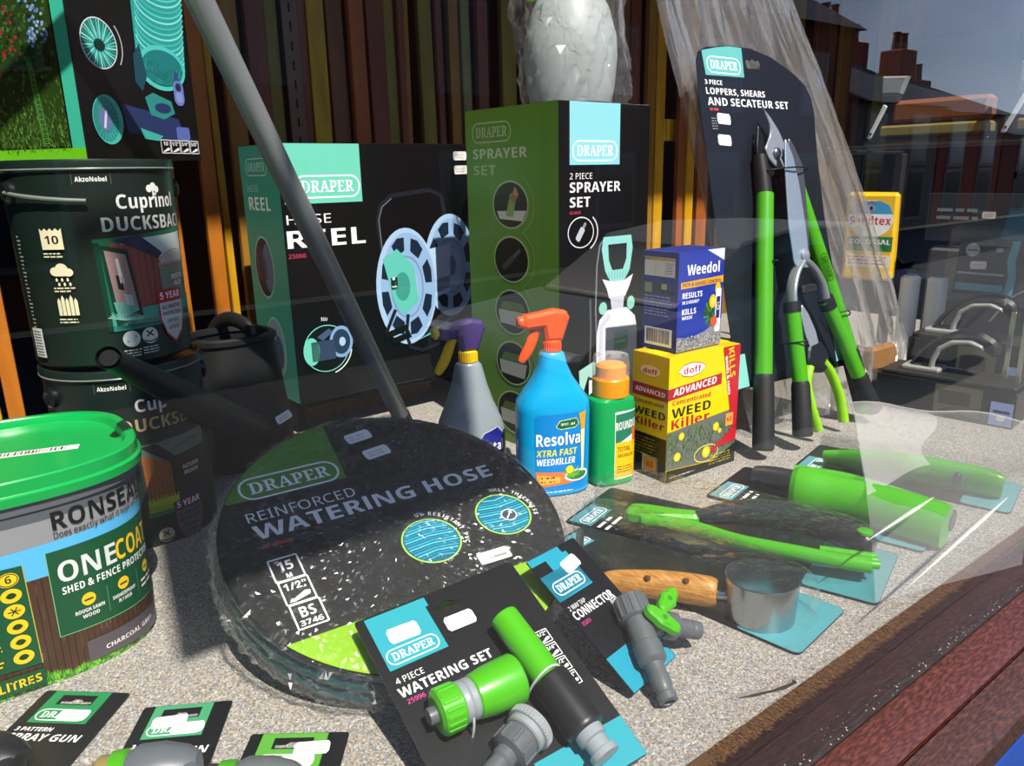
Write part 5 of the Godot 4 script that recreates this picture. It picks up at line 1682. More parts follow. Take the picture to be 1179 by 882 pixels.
# ---- packs on cards near the pane
func card_with_hole(w: float, h: float, hx: float, hy: float, hw: float, r := 0.003) -> PackedVector2Array:
	var hole := PackedVector2Array()
	for q in v2([-0.5, -0.1, -0.45, 0.12, -0.18, 0.12, -0.1, 0.3, 0.1, 0.3, 0.18, 0.12, 0.45, 0.12, 0.5, -0.1, 0.42, -0.16, -0.42, -0.16]):
		hole.append(Vector2(hx + q.x * hw, hy + q.y * hw * 0.55))
	return with_hole(rounded(v2([0, 0, w, 0, w, h, 0, h]), r), hole)

func build_cards() -> void:
	var black := mat("0d0f12", 0.38)
	var lime := mat("49aa12", 0.3)
	var grey := mat("565b5f", 0.42)
	# watering set
	var tl := Vector3(0.2303, 0.0875, -0.2728)
	var tr := Vector3(0.3825, 0.0954, -0.2609)
	var bl := Vector3(0.2204, 0.005, -0.0909)
	var t := thing("watering_set_pack", "black card with lime hose connector, grey tap adaptor and spray nozzle, propped on the hose", "hose fittings", frame(bl, tr - tl, tl - bl))
	part(t, "card", MB.new().prism(card_with_hole(0.153, 0.2, 0.078, 0.183, 0.027), 0.0012, Transform3D(Basis.IDENTITY, Vector3(0, 0, -0.0012))), black)
	var p := PR.new(plane_map(Vector3.ZERO, Vector3.RIGHT, Vector3.UP))
	p.xy([8, 147, 60, 147, 60, 189, 63, 189, 63, 198, 8, 198], "2c96a4")
	p.up()
	logo(p, 10, 150, 46)
	p.text(tx("4 PIECE", "r"), 8, 134.5, 5.2, "f2f2f2", 24).text(tx("WATERING SET"), 6, 123, 8.2, "f8f8f8", 83).text(tx("25996", "r"), 9, 116.5, 3.8, "e04a9a", 15)
	price(p, 19, 168, 27, -2)
	price(p, 67, 158, 27, -1)
	for i in 4:
		size_icon(p, 130.5, 114 - i * 14.2, 12, ["1/2\"", "3/4\"", "1/2\"", "3/4\""][i])
	p.rect(70, 0.5, 152.5, 34, "2c96a4")
	put_print(t, "card_print", p, 0.35)
	# hose connector lying along the card
	var along := func(x0: float, y0: float, x1: float, y1: float, z0: float, z1: float) -> Transform3D:
		var a := Vector3(x0, y0, z0) * 0.001
		var b := Vector3(x1, y1, z1) * 0.001
		var d := (b - a).normalized()
		var s := Vector3.BACK.cross(d).normalized()
		return Transform3D(Basis(s, d, s.cross(d)), a)
	var ax: Transform3D = along.call(17, 92, 84, 90, 19, 19)
	var con := MB.new().lathe([Vector2(0.012, 0), Vector2(0.0165, 0.002), Vector2(0.017, 0.018), Vector2(0.0155, 0.0195)], 36, ax)
	for i in 18:
		var q := TAU * i / 18
		con.box(ax * Transform3D(Basis(Vector3.UP, -q), Vector3(cos(q) * 0.0168, 0.010, sin(q) * 0.0168)), Vector3(0.0014, 0.014, 0.003), 0.0004)
	part(t, "connector_nut", con, lime)
	part(t, "connector_collar", MB.new().lathe([Vector2(0.0150, 0.0195), Vector2(0.0158, 0.021), Vector2(0.0158, 0.024), Vector2(0.0150, 0.025), Vector2(0.0158, 0.026), Vector2(0.0158, 0.030), Vector2(0.0150, 0.031)], 36, ax), mat("8d9498", 0.4))
	part(t, "connector_body", MB.new().lathe([Vector2(0.0152, 0.031), Vector2(0.0165, 0.032), Vector2(0.0185, 0.044), Vector2(0.0195, 0.060), Vector2(0.0195, 0.068), Vector2(0.018, 0.070), Vector2(0.001, 0.070)], 36, ax), lime)
	part(t, "connector_spigot", MB.new().lathe([Vector2(0.006, -0.006), Vector2(0.0065, -0.004), Vector2(0.0065, 0.002)], 20, ax), grey)
	# tap adaptor
	ax = along.call(50, 44, 90, 58, 16, 16)
	var ad := MB.new().lathe([Vector2(0.006, -0.022), Vector2(0.0075, -0.020), Vector2(0.0075, -0.008), Vector2(0.009, -0.006), Vector2(0.009, 0.0), Vector2(0.0145, 0.002), Vector2(0.0145, 0.016), Vector2(0.0135, 0.018)], 32, ax)
	for i in 8:
		var q := TAU * i / 8
		ad.box(ax * Transform3D(Basis(Vector3.UP, -q), Vector3(cos(q) * 0.0142, 0.009, sin(q) * 0.0142)), Vector3(0.003, 0.013, 0.003), 0.0006)
	part(t, "tap_adaptor", ad, grey)
	var rg := MB.new().lathe([Vector2(0.0145, 0.018), Vector2(0.016, 0.019), Vector2(0.016, 0.0235), Vector2(0.0178, 0.024), Vector2(0.0178, 0.031), Vector2(0.015, 0.0315)], 36, ax)
	for i in 40:
		var q := TAU * i / 40
		rg.box(ax * Transform3D(Basis(Vector3.UP, -q), Vector3(cos(q) * 0.0178, 0.0275, sin(q) * 0.0178)), Vector3(0.0012, 0.006, 0.0014), 0.0003)
	part(t, "adaptor_ring", rg, mat("8d9396", 0.4))
	# nozzle: lime sleeve, black body, clear tail
	ax = along.call(107, 142, 113, 20, 18, 17)
	part(t, "nozzle_sleeve", MB.new().lathe([Vector2(0.007, -0.001), Vector2(0.0118, 0.0), Vector2(0.0122, 0.002), Vector2(0.0130, 0.064), Vector2(0.0120, 0.065)], 32, ax), lime)
	part(t, "nozzle_body", MB.new().lathe([Vector2(0.0150, 0.064), Vector2(0.0158, 0.066), Vector2(0.0165, 0.108), Vector2(0.0150, 0.111), Vector2(0.010, 0.112)], 32, ax), mat("17191b", 0.4))
	part(t, "nozzle_tail", MB.new().lathe([Vector2(0.0100, 0.111), Vector2(0.0115, 0.112), Vector2(0.0115, 0.119), Vector2(0.009, 0.120), Vector2(0.009, 0.128), Vector2(0.0115, 0.129), Vector2(0.0115, 0.134), Vector2(0.001, 0.135)], 28, ax), mat("8d969c", 0.2))
	for e in [[109, 80], [40, 90]]:
		var loop := []
		for i in 21:
			var q := PI * i / 20.0
			loop.append(Vector3(e[0] * 0.001 + (cos(q) * 0.0155 if e[0] > 100 else 0.0), e[1] * 0.001 + (cos(q) * 0.0175 if e[0] < 100 else 0.0), sin(q) * 0.0335))
		part(t, "clear_tie", MB.new().tube(loop, 0.0011, 6), mat("c9d4d0", 0.2))

	# two-way tap connector
	tl = Vector3(0.3962, 0.092, -0.2528)
	tr = Vector3(0.4719, 0.0855, -0.2715)
	bl = Vector3(0.4179, 0.0102, -0.1359)
	t = thing("tap_connector_pack", "narrow black card with a grey two-way tap connector and lime levers", "hose fitting", frame(bl, tr - tl, tl - bl))
	part(t, "card", MB.new().prism(card_with_hole(0.078, 0.146, 0.036, 0.132, 0.024, 0.002), 0.001, Transform3D(Basis.IDENTITY, Vector3(0, 0, -0.001))), black)
	p = PR.new(plane_map(Vector3.ZERO, Vector3.RIGHT, Vector3.UP))
	p.xy([0.5, 98, 55, 100, 55, 138, 49, 138, 49, 145.5, 0.5, 145.5, 0.5, 138, 22, 138, 22, 126, 0.5, 126], "2490ab")
	p.rect(0.5, 98, 55, 126, "2490ab")
	p.up()
	logo(p, 5, 102, 46)
	p.text(tx("2 WAY TAP", "r"), 4, 86.5, 4.4, "f2f2f2", 26).text(tx("CONNECTOR"), 3, 76.5, 8.4, "f8f8f8", 64).text(tx("25201", "r"), 5, 69.5, 3.6, "e04a9a", 13)
	size_icon(p, 57, 66, 10, "3/4\"")
	p.rect(0.5, 0.5, 77, 36, "2490ab")
	price(p, 36, 116, 26, 8)
	put_print(t, "card_print", p, 0.35)
	var y1: Transform3D = along.call(58, 64, 20, -4, 17, 16)
	var nut := MB.new().lathe([Vector2(0.012, 0), Vector2(0.0155, 0.001), Vector2(0.0155, 0.021), Vector2(0.0125, 0.0225)], 32, y1)
	for i in 14:
		var q := TAU * i / 14
		nut.box(y1 * Transform3D(Basis(Vector3.UP, -q), Vector3(cos(q) * 0.0153, 0.011, sin(q) * 0.0153)), Vector3(0.002, 0.019, 0.0028), 0.0006)
	part(t, "tap_nut", nut, grey)
	part(t, "left_branch", MB.new().lathe([Vector2(0.0115, 0.022), Vector2(0.012, 0.024), Vector2(0.0118, 0.046), Vector2(0.013, 0.047), Vector2(0.013, 0.062), Vector2(0.0115, 0.064), Vector2(0.0085, 0.066), Vector2(0.0078, 0.074), Vector2(0.0088, 0.076), Vector2(0.0088, 0.086), Vector2(0.0075, 0.088), Vector2(0.0075, 0.092), Vector2(0.0088, 0.093), Vector2(0.0085, 0.099), Vector2(0.005, 0.1), Vector2(0.004, 0.094)], 28, y1), grey)
	var y2: Transform3D = along.call(50, 40, 106, 2, 20, 20)
	part(t, "side_branch", MB.new().lathe([Vector2(0.0115, 0.0), Vector2(0.0115, 0.018), Vector2(0.0128, 0.019), Vector2(0.0128, 0.034), Vector2(0.011, 0.036), Vector2(0.0085, 0.038), Vector2(0.0078, 0.044), Vector2(0.0088, 0.046), Vector2(0.0088, 0.053), Vector2(0.0075, 0.055), Vector2(0.0088, 0.058), Vector2(0.0085, 0.064), Vector2(0.005, 0.065), Vector2(0.004, 0.06)], 28, y2), grey)
	for e in [[52, 30, 0.034, -68.0], [74, 40, 0.036, 12.0]]:
		var lv := Transform3D(Basis(Vector3.BACK, deg_to_rad(e[3])), Vector3(e[0] * 0.001, e[1] * 0.001, e[2] - 0.004))
		var l := part(t, "lever", MB.new().prism(rounded(scaled([-18, -3, -14, -6, -5, -7, 0, -9, 5, -7, 14, -6, 18, -3, 18, 3, 14, 6, 5, 7, 0, 9, -5, 7, -14, 6, -18, 3]), 0.002), 0.010, lv, 0.0022), lime)
		part(l, "hub", MB.new().lathe([Vector2(0.007, -0.016), Vector2(0.007, 0.0)], 18, lv * Transform3D(Basis(Vector3.RIGHT, Vector3.BACK, Vector3.DOWN), Vector3.ZERO)), grey)
		part(l, "screw_hole", MB.new().lathe([Vector2(0.0026, 0), Vector2(0.0026, 0.0006)], 14, lv * Transform3D(Basis(Vector3.RIGHT, Vector3.BACK, Vector3.DOWN), Vector3(0.0, 0, 0.0098))), mat("2f7a0c", 0.6))
	# spray guns on three cards
	var gl := [["black spray gun card nearest the fence paint tub, dark green panel", "23834d", Vector3(0.024, 0.002, -0.477), Vector3(0.058, 0, 0.052), 0.078, 0.0], ["black spray gun card between two others, mint green panel", "45996c", Vector3(0.087, 0.002, -0.396), Vector3(0.062, 0, 0.038), 0.074, 1.0], ["black spray gun card below the wrapped hose, lime green panel", "58a238", Vector3(0.148, 0.002, -0.305), Vector3(0.065, 0, 0.049), 0.08, 2.0]]
	for k in 3:
		var e: Array = gl[k]
		var u: Vector3 = e[3].normalized()
		var v := Vector3.UP.cross(u)
		var w: float = e[4]
		var h := 0.19
		t = thing("spray_gun_pack", e[0], "spray gun", frame(e[2] - v * h, u, v), "spray gun cards")
		part(t, "card", MB.new().prism(card_with_hole(w, h, w * 0.46, h - 0.014, 0.03, 0.003), 0.001, Transform3D(Basis.IDENTITY, Vector3(0, 0, -0.001))), black)
		p = PR.new(plane_map(Vector3.ZERO, Vector3.RIGHT, Vector3.UP))
		var x1 := w * 790.0
		p.xy([10, 149, x1, 149, x1, 189.5, 10, 189.5, 10, 184.5, w * 460 + 16, 184.5, w * 460 + 16, 172, 10, 172], e[1])
		p.xy([10, 184.5, 10, 172, w * 460 - 16, 172, w * 460 - 16, 184.5], e[1])
		p.up()
		logo(p, 12, 152, 46)
		p.text(tx("3 PATTERN" if k < 2 else "8 PATTERN"), 6, 139, 4.6, "f2f2f2", 32, 0.0, 0.0, 0.15).text(tx("SPRAY GUN"), 5, 128, 8.0, "f8f8f8", 62, 0.0, 0.0, 0.15)
		price(p, 32, 152, 26, 2)
		if k > 0:
			price(p, 14 if k == 1 else 40, 160 if k == 1 else 164, 28, 4)
		put_print(t, "card_print", p, 0.35)
		spray_gun(t, k)

func spray_gun(t: Node3D, k: int) -> void:
	# gun lying across the card: patterned head, barrel and a grip running down the card
	var lime := mat("479c14", 0.35)
	var body := mat(["191b1c", "5a6066", "5f6468"][k], 0.4)
	var z := 0.024
	var hx: float = [0.004, 0.018, 0.026][k]
	var hy: float = [0.082, 0.080, 0.122][k]
	var d := Vector3([1, 0.96, -0.9][k], [-0.1, 0.05, -0.25][k], 0.0).normalized()
	var s := Vector3.BACK.cross(d).normalized()
	var ax := Transform3D(Basis(s, d, s.cross(d)), Vector3(hx, hy, z))
	if k == 2:
		ax.origin = Vector3(0.006, 0.106, z)
		ax.basis = Basis(Vector3.BACK.cross(Vector3(1, 0, 0)), Vector3(1, 0, 0), Vector3.BACK.cross(Vector3(1, 0, 0)).cross(Vector3(1, 0, 0)))
	part(t, "dial_ring", MB.new().lathe([Vector2(0.014, 0), Vector2(0.0185, 0.001), Vector2(0.019, 0.010), Vector2(0.016, 0.013)], 32, ax), lime)
	part(t, "dial_face", MB.new().lathe([Vector2(0.013, -0.012), Vector2(0.0165, -0.008), Vector2(0.0165, 0.001)], 28, ax), mat("8a7a4a" if k == 1 else "2a2c2e", 0.3))
	part(t, "barrel", MB.new().lathe([Vector2(0.0175, 0.012), Vector2(0.021, 0.020), Vector2(0.021, 0.036), Vector2(0.017, 0.052), Vector2(0.012, 0.060)], 32, ax), body)
	var e := ax * Vector3(0, 0.05, 0)
	part(t, "grip", MB.new().tube(smooth_path([e, e + Vector3(0.012, -0.03, 0), e + Vector3(0.014, -0.075, 0), e + Vector3(0.01, -0.1, 0)], 5), 0.0125, 18), body)
	part(t, "trigger", MB.new().tube(smooth_path([ax * Vector3(0, 0.034, 0.0) + Vector3(0, -0.012, 0.004), ax * Vector3(0, 0.026, 0.0) + Vector3(0, -0.04, 0.004), ax * Vector3(0, 0.03, 0.0) + Vector3(0.0, -0.07, 0.002)], 5), 0.005, 12), lime)

# ---- tools on cards lying on the carpet
func dome(w: float, h: float, z: float, pw := 3.0) -> MB:
	# clear blister with its foot on the card
	var p := []
	for e in [[1.0, 0.0], [0.985, 0.35], [0.95, 0.7], [0.86, 0.9], [0.7, 0.985], [0.01, 1.0]]:
		p.append(Vector3(w / 2 * e[0], h / 2 - (w / 2) * (1.0 - e[0]), z * e[1]))
	return MB.new().sweep(p, pw, 64, Transform3D(Basis(Vector3.RIGHT, Vector3.BACK, Vector3.DOWN), Vector3.ZERO), false, false)
func ground_card(called: String, label: String, mid: Vector3, down: Vector3, w: float, h: float, edge: String) -> Node3D:
	# black card lying flat, aqua at the foot and in the name corner
	var d := down.normalized()
	var t := thing(called, label, "garden tool", flat_on(mid, d))
	part(t, "card", MB.new().prism(rounded(v2([-w / 2, -h / 2, w / 2, -h / 2, w / 2, h / 2, -w / 2, h / 2]), 0.008), 0.0012), mat("0d0f12", 0.38))
	var p := PR.new(plane_map(Vector3(-w / 2, -h / 2, 0.0012), Vector3.RIGHT, Vector3.UP))
	p.poly(PR.round_rect(0.5, 0.5, w * 1000 - 0.5, h * 210, 7), edge)
	p.xy([4, h * 1000 - 36, w * 480, h * 1000 - 36, w * 480, h * 1000 - 4, 4, h * 1000 - 4], edge)
	p.up()
	logo(p, 7, h * 1000 - 32, w * 420)
	put_print(t, "card_print", p, 0.35)
	return t
func local_path(t: Node3D, pts: Array, k := 5) -> Array:
	var inv := t.transform.affine_inverse()
	var o := []
	for p in pts:
		o.append(inv * p)
	return smooth_path(o, k)

func build_ground_packs() -> void:
	var lime := mat("49aa12", 0.32)
	var black := mat("24272a", 0.3)
	var steel := mat("a8b0b4", 0.25, 0.95)
	# scoop with an oak handle and a round steel ring
	var t := ground_card("ring_scoop_pack", "blister pack of an oak-handled tool ending in a round steel ring", Vector3(0.615, 0.002, -0.25), Vector3(0.128, 0, 0.99), 0.105, 0.32, "4d969e")
	var oak := grain("8a5a22", "b07c38", "c99a52", 0.02, Vector3(30, 3, 30), 0.45, 0.15)
	part(t, "handle", MB.new().tube(local_path(t, [Vector3(0.512, 0.02, -0.278), Vector3(0.53, 0.022, -0.256), Vector3(0.556, 0.024, -0.222), Vector3(0.574, 0.024, -0.196), Vector3(0.584, 0.024, -0.18)]), [0.005, 0.0085, 0.011, 0.0125, 0.0135, 0.014, 0.0145, 0.015, 0.0155, 0.016, 0.016, 0.016, 0.0162, 0.0164, 0.0165, 0.0165, 0.0165, 0.0165, 0.016, 0.015, 0.013], 24, true, 0.85), oak)
	for e in [Vector3(0.543, 0.037, -0.236), Vector3(0.566, 0.039, -0.205)]:
		var q: Vector3 = t.transform.affine_inverse() * (e + Vector3(-0.006, -0.001, 0.004))
		part(t, "rivet", MB.new().lathe([Vector2(0.0034, -0.002), Vector2(0.0034, 0.0006), Vector2(0.0022, 0.0012)], 16, Transform3D(Basis(Vector3.RIGHT, Vector3.BACK, Vector3.DOWN), q)), mat("8a6a38", 0.35, 0.8))
	part(t, "tang", MB.new().tube(local_path(t, [Vector3(0.578, 0.022, -0.19), Vector3(0.586, 0.022, -0.176), Vector3(0.598, 0.022, -0.162)]), 0.006, 14, true, 0.6), steel)
	var rc: Vector3 = t.transform.affine_inverse() * Vector3(0.612, 0.003, -0.148)
	var up := Transform3D(Basis(Vector3.RIGHT, Vector3.BACK, Vector3.DOWN), rc)
	part(t, "steel_ring", MB.new().lathe([Vector2(0.034, 0.0), Vector2(0.036, 0.044), Vector2(0.0350, 0.0445), Vector2(0.033, 0.0005)], 56, up, false, false), steel)
	part(t, "neck", MB.new().tube(local_path(t, [Vector3(0.50, 0.02, -0.30), Vector3(0.53, 0.022, -0.33), Vector3(0.57, 0.018, -0.37)]), 0.012, 16, true, 0.4), mat("6a7074", 0.35, 0.8))
	part(t, "blister", dome(0.096, 0.30, 0.050), film("ffffff", 0.006, 0.08, 0.45, 2.0), "clear blister")
	# shears with a lime bow and black grip
	t = ground_card("grass_shear_pack", "blister pack of a lime green and black hand shear with slotted ends", Vector3(0.725, 0.002, -0.28), Vector3(0.116, 0, 0.3555), 0.13, 0.374, "468c94")
	part(t, "head", MB.new().prism(rounded(scaled([-30, -14, -26, 12, -6, 16, 34, 12, 60, 14, 64, -6, 40, -10, 12, -18]), 0.008), 0.018, t.transform.affine_inverse() * Transform3D(Basis(Vector3(0.55, 0, 0.83), Vector3(0.83, 0, -0.55), Vector3(0, 1, 0)), Vector3(0.67, 0.014, -0.352)), 0.004), lime)
	part(t, "grip", MB.new().tube(local_path(t, [Vector3(0.705, 0.026, -0.305), Vector3(0.742, 0.032, -0.276), Vector3(0.77, 0.034, -0.235), Vector3(0.785, 0.034, -0.19), Vector3(0.79, 0.03, -0.152), Vector3(0.785, 0.026, -0.128)]), [0.009, 0.010, 0.012, 0.0135, 0.015, 0.016, 0.017, 0.018, 0.0185, 0.019, 0.019, 0.019, 0.019, 0.0185, 0.018, 0.018, 0.018, 0.018, 0.0185, 0.019, 0.019, 0.0185, 0.018, 0.017, 0.016, 0.012], 24, true, 0.8), black)
	part(t, "bow", MB.new().tube(local_path(t, [Vector3(0.655, 0.022, -0.350), Vector3(0.684, 0.022, -0.300), Vector3(0.694, 0.024, -0.236), Vector3(0.716, 0.026, -0.178), Vector3(0.738, 0.026, -0.132), Vector3(0.752, 0.026, -0.108)]), 0.0085, 18, true, 0.9), lime)
	var inv := t.transform.affine_inverse()
	for i in 3:
		part(t, "finger_bar", MB.new().tube(smooth_path([inv * Vector3(0.722 + i * 0.011, 0.026, -0.158 - i * 0.003), inv * Vector3(0.742 + i * 0.010, 0.026, -0.126 - i * 0.004), inv * Vector3(0.760 + i * 0.007, 0.026, -0.104 - i * 0.006)], 5), 0.0045, 12), lime)
	part(t, "end_button", MB.new().lathe([Vector2(0.0085, 0), Vector2(0.0085, 0.003), Vector2(0.006, 0.0045), Vector2(0.001, 0.0045)], 20, Transform3D(Basis(Vector3.RIGHT, Vector3.BACK, Vector3.DOWN), inv * Vector3(0.786, 0.043, -0.136))), lime)
	part(t, "blade", MB.new().prism(scaled([-10, -60, 10, -60, 16, 70, 0, 90, -14, 70]), 0.003, Transform3D(Basis(Vector3.BACK, 0.25), Vector3(-0.03, -0.04, 0.008))), mat("8a9096", 0.3, 0.9))
	part(t, "blister", dome(0.118, 0.345, 0.052), film("ffffff", 0.006, 0.08, 0.45, 2.0), "clear blister")
	p_text(t, 0.13, 0.374, 3)
	# lime tubular tool
	t = ground_card("lime_barrel_pack", "black card with a thick lime green tubular tool, beside the shear pack", Vector3(0.905, 0.002, -0.255), Vector3(0.0605, 0, 0.2595), 0.135, 0.275, "5b98a2")
	part(t, "barrel", MB.new().tube(local_path(t, [Vector3(0.862, 0.032, -0.268), Vector3(0.874, 0.032, -0.235), Vector3(0.888, 0.032, -0.185), Vector3(0.896, 0.030, -0.14), Vector3(0.902, 0.028, -0.098)], 4), [0.030, 0.031, 0.031, 0.030, 0.028, 0.027, 0.0265, 0.0265, 0.027, 0.0275, 0.028, 0.0285, 0.029, 0.029, 0.0285, 0.028, 0.027], 30, true, 0.85), lime)
	part(t, "barrel_mouth", MB.new().tube(local_path(t, [Vector3(0.8595, 0.032, -0.2745), Vector3(0.862, 0.032, -0.268)], 1), [0.026, 0.030], 30, true, 0.85), mat("3f9a10", 0.4))
	part(t, "thumb_bar", MB.new().tube(local_path(t, [Vector3(0.905, 0.034, -0.30), Vector3(0.925, 0.036, -0.24), Vector3(0.938, 0.032, -0.18), Vector3(0.943, 0.028, -0.12)]), 0.012, 18, true, 0.8), lime)
	part(t, "hinge_block", MB.new().tube(local_path(t, [Vector3(0.888, 0.02, -0.352), Vector3(0.895, 0.022, -0.32), Vector3(0.90, 0.024, -0.285)]), [0.012, 0.013, 0.014, 0.015, 0.0155, 0.016, 0.016, 0.016, 0.016, 0.015, 0.013], 18), black)
	part(t, "black_band", MB.new().tube(local_path(t, [Vector3(0.915, 0.030, -0.155), Vector3(0.921, 0.029, -0.125), Vector3(0.925, 0.028, -0.1)], 3), 0.013, 16), black)
	p_text(t, 0.135, 0.275, 4)
	# flat lime tool further along
	t = ground_card("lime_tool_pack", "black card with a flat lime green tool, farthest along the pane", Vector3(1.085, 0.002, -0.235), Vector3(0.0605, 0, 0.2595), 0.12, 0.28, "5b98a2")
	part(t, "handle", MB.new().tube(local_path(t, [Vector3(1.03, 0.018, -0.33), Vector3(1.05, 0.022, -0.27), Vector3(1.066, 0.024, -0.21), Vector3(1.085, 0.024, -0.15), Vector3(1.096, 0.022, -0.11)]), [0.012, 0.014, 0.016, 0.019, 0.022, 0.024, 0.025, 0.026, 0.027, 0.027, 0.027, 0.027, 0.027, 0.027, 0.026, 0.026, 0.026, 0.025, 0.024, 0.023, 0.02], 24, true, 0.6), lime)
	part(t, "pivot", MB.new().lathe([Vector2(0.012, 0), Vector2(0.012, 0.01), Vector2(0.008, 0.012), Vector2(0.001, 0.012)], 24, Transform3D(Basis(Vector3.RIGHT, Vector3.BACK, Vector3.DOWN), t.transform.affine_inverse() * Vector3(1.04, 0.022, -0.30))), black)
	part(t, "tie_post", MB.new().lathe([Vector2(0.005, 0), Vector2(0.005, 0.02), Vector2(0.003, 0.022)], 14, Transform3D(Basis(Vector3.RIGHT, Vector3.BACK, Vector3.DOWN), t.transform.affine_inverse() * Vector3(1.05, 0.02, -0.15))), black)
	# loose sheet of clear polythene over the far packs, one end whitened by an added layer for glare
	var s := thing("polythene_sheet", "loose clear polythene sheet over the lime tools near the pane, its glare added as milky film", "plastic sheet", at(1.0, 0.0, -0.2))
	var surf := func(u: float, v: float) -> Vector3:
		var far := Vector3(1.165, 0.0, -0.37).lerp(Vector3(1.25, 0.0, -0.13), u)
		var near := Vector3(0.72, 0.0, -0.085).lerp(Vector3(0.92, 0.0, -0.022), u)
		var p := far.lerp(near, v)
		p.y = 0.066 + 0.008 * sin(v * 7.0 + u * 2.0) + 0.004 * sin(u * 11.0 - v * 4.0)
		if v > 0.6:
			p.y *= 1.0 - pow((v - 0.6) / 0.4, 1.5) * 0.93
		return p - Vector3(1.0, 0.0, -0.2)
	var rows := []
	for i in 48:
		var row := PackedVector3Array()
		for j in 40:
			row.append(surf.call(j / 39.0, i / 47.0))
		rows.append(row)
	part(s, "sheet", MB.new().grid(rows), film("ffffff", 0.10, 0.2))
	var flap := []
	for i in 34:
		var row := PackedVector3Array()
		var v := i / 33.0
		for j in 20:
			var u := j / 19.0 * (0.42 + 0.06 * sin(v * 6.0))
			row.append(surf.call(u, 0.03 + v * (0.66 - 0.4 * u)) + Vector3(0, 0.004 + 0.002 * sin(v * 9.0), 0))
		flap.append(row)
	part(s, "glare_layer", MB.new().grid(flap), film("ffffff", 0.24, 0.2))  # extra milky layer that whitens the film where the glare is strongest
	for e in [[Vector3(0.854, 0.08, -0.097), Vector3(0.700, 0.08, -0.090), 0.0034], [Vector3(0.915, 0.08, -0.045), Vector3(0.665, 0.07, -0.030), 0.0034]]:  # milky ridges stand in for the bright streaks of glare
		var a: Vector3 = e[0] - Vector3(1.0, 0.0, -0.2)
		var b: Vector3 = e[1] - Vector3(1.0, 0.0, -0.2)
		part(s, "glare_streak", MB.new().tube([a, a.lerp(b, 0.3), a.lerp(b, 0.7), b], [0.0006, e[2] * 0.75, e[2] * 0.5, 0.0004], 10, true, 0.35), film("ffffff", 0.5, 0.2))
	var rim := []
	for i in 14:
		rim.append(surf.call(lerpf(0.02, 0.98, i / 13.0), 0.0) + Vector3(0, 0.001, 0))
	part(s, "glare_streak", MB.new().tube(rim, 0.0009, 8), film("ffffff", 0.3, 0.2))  # whiter line along the far edge, drawn in as its bright rim of glare

func p_text(t: Node3D, w: float, h: float, seed_: int) -> void:
	var p := PR.new(plane_map(Vector3(-w / 2, -h / 2, 0.0012), Vector3.RIGHT, Vector3.UP))
	small_lines(p, 6, h * 1000 - 48, 46, 2, 11.0, "f2f2f2", seed_)
	put_print(t, "name_print", p, 0.35)

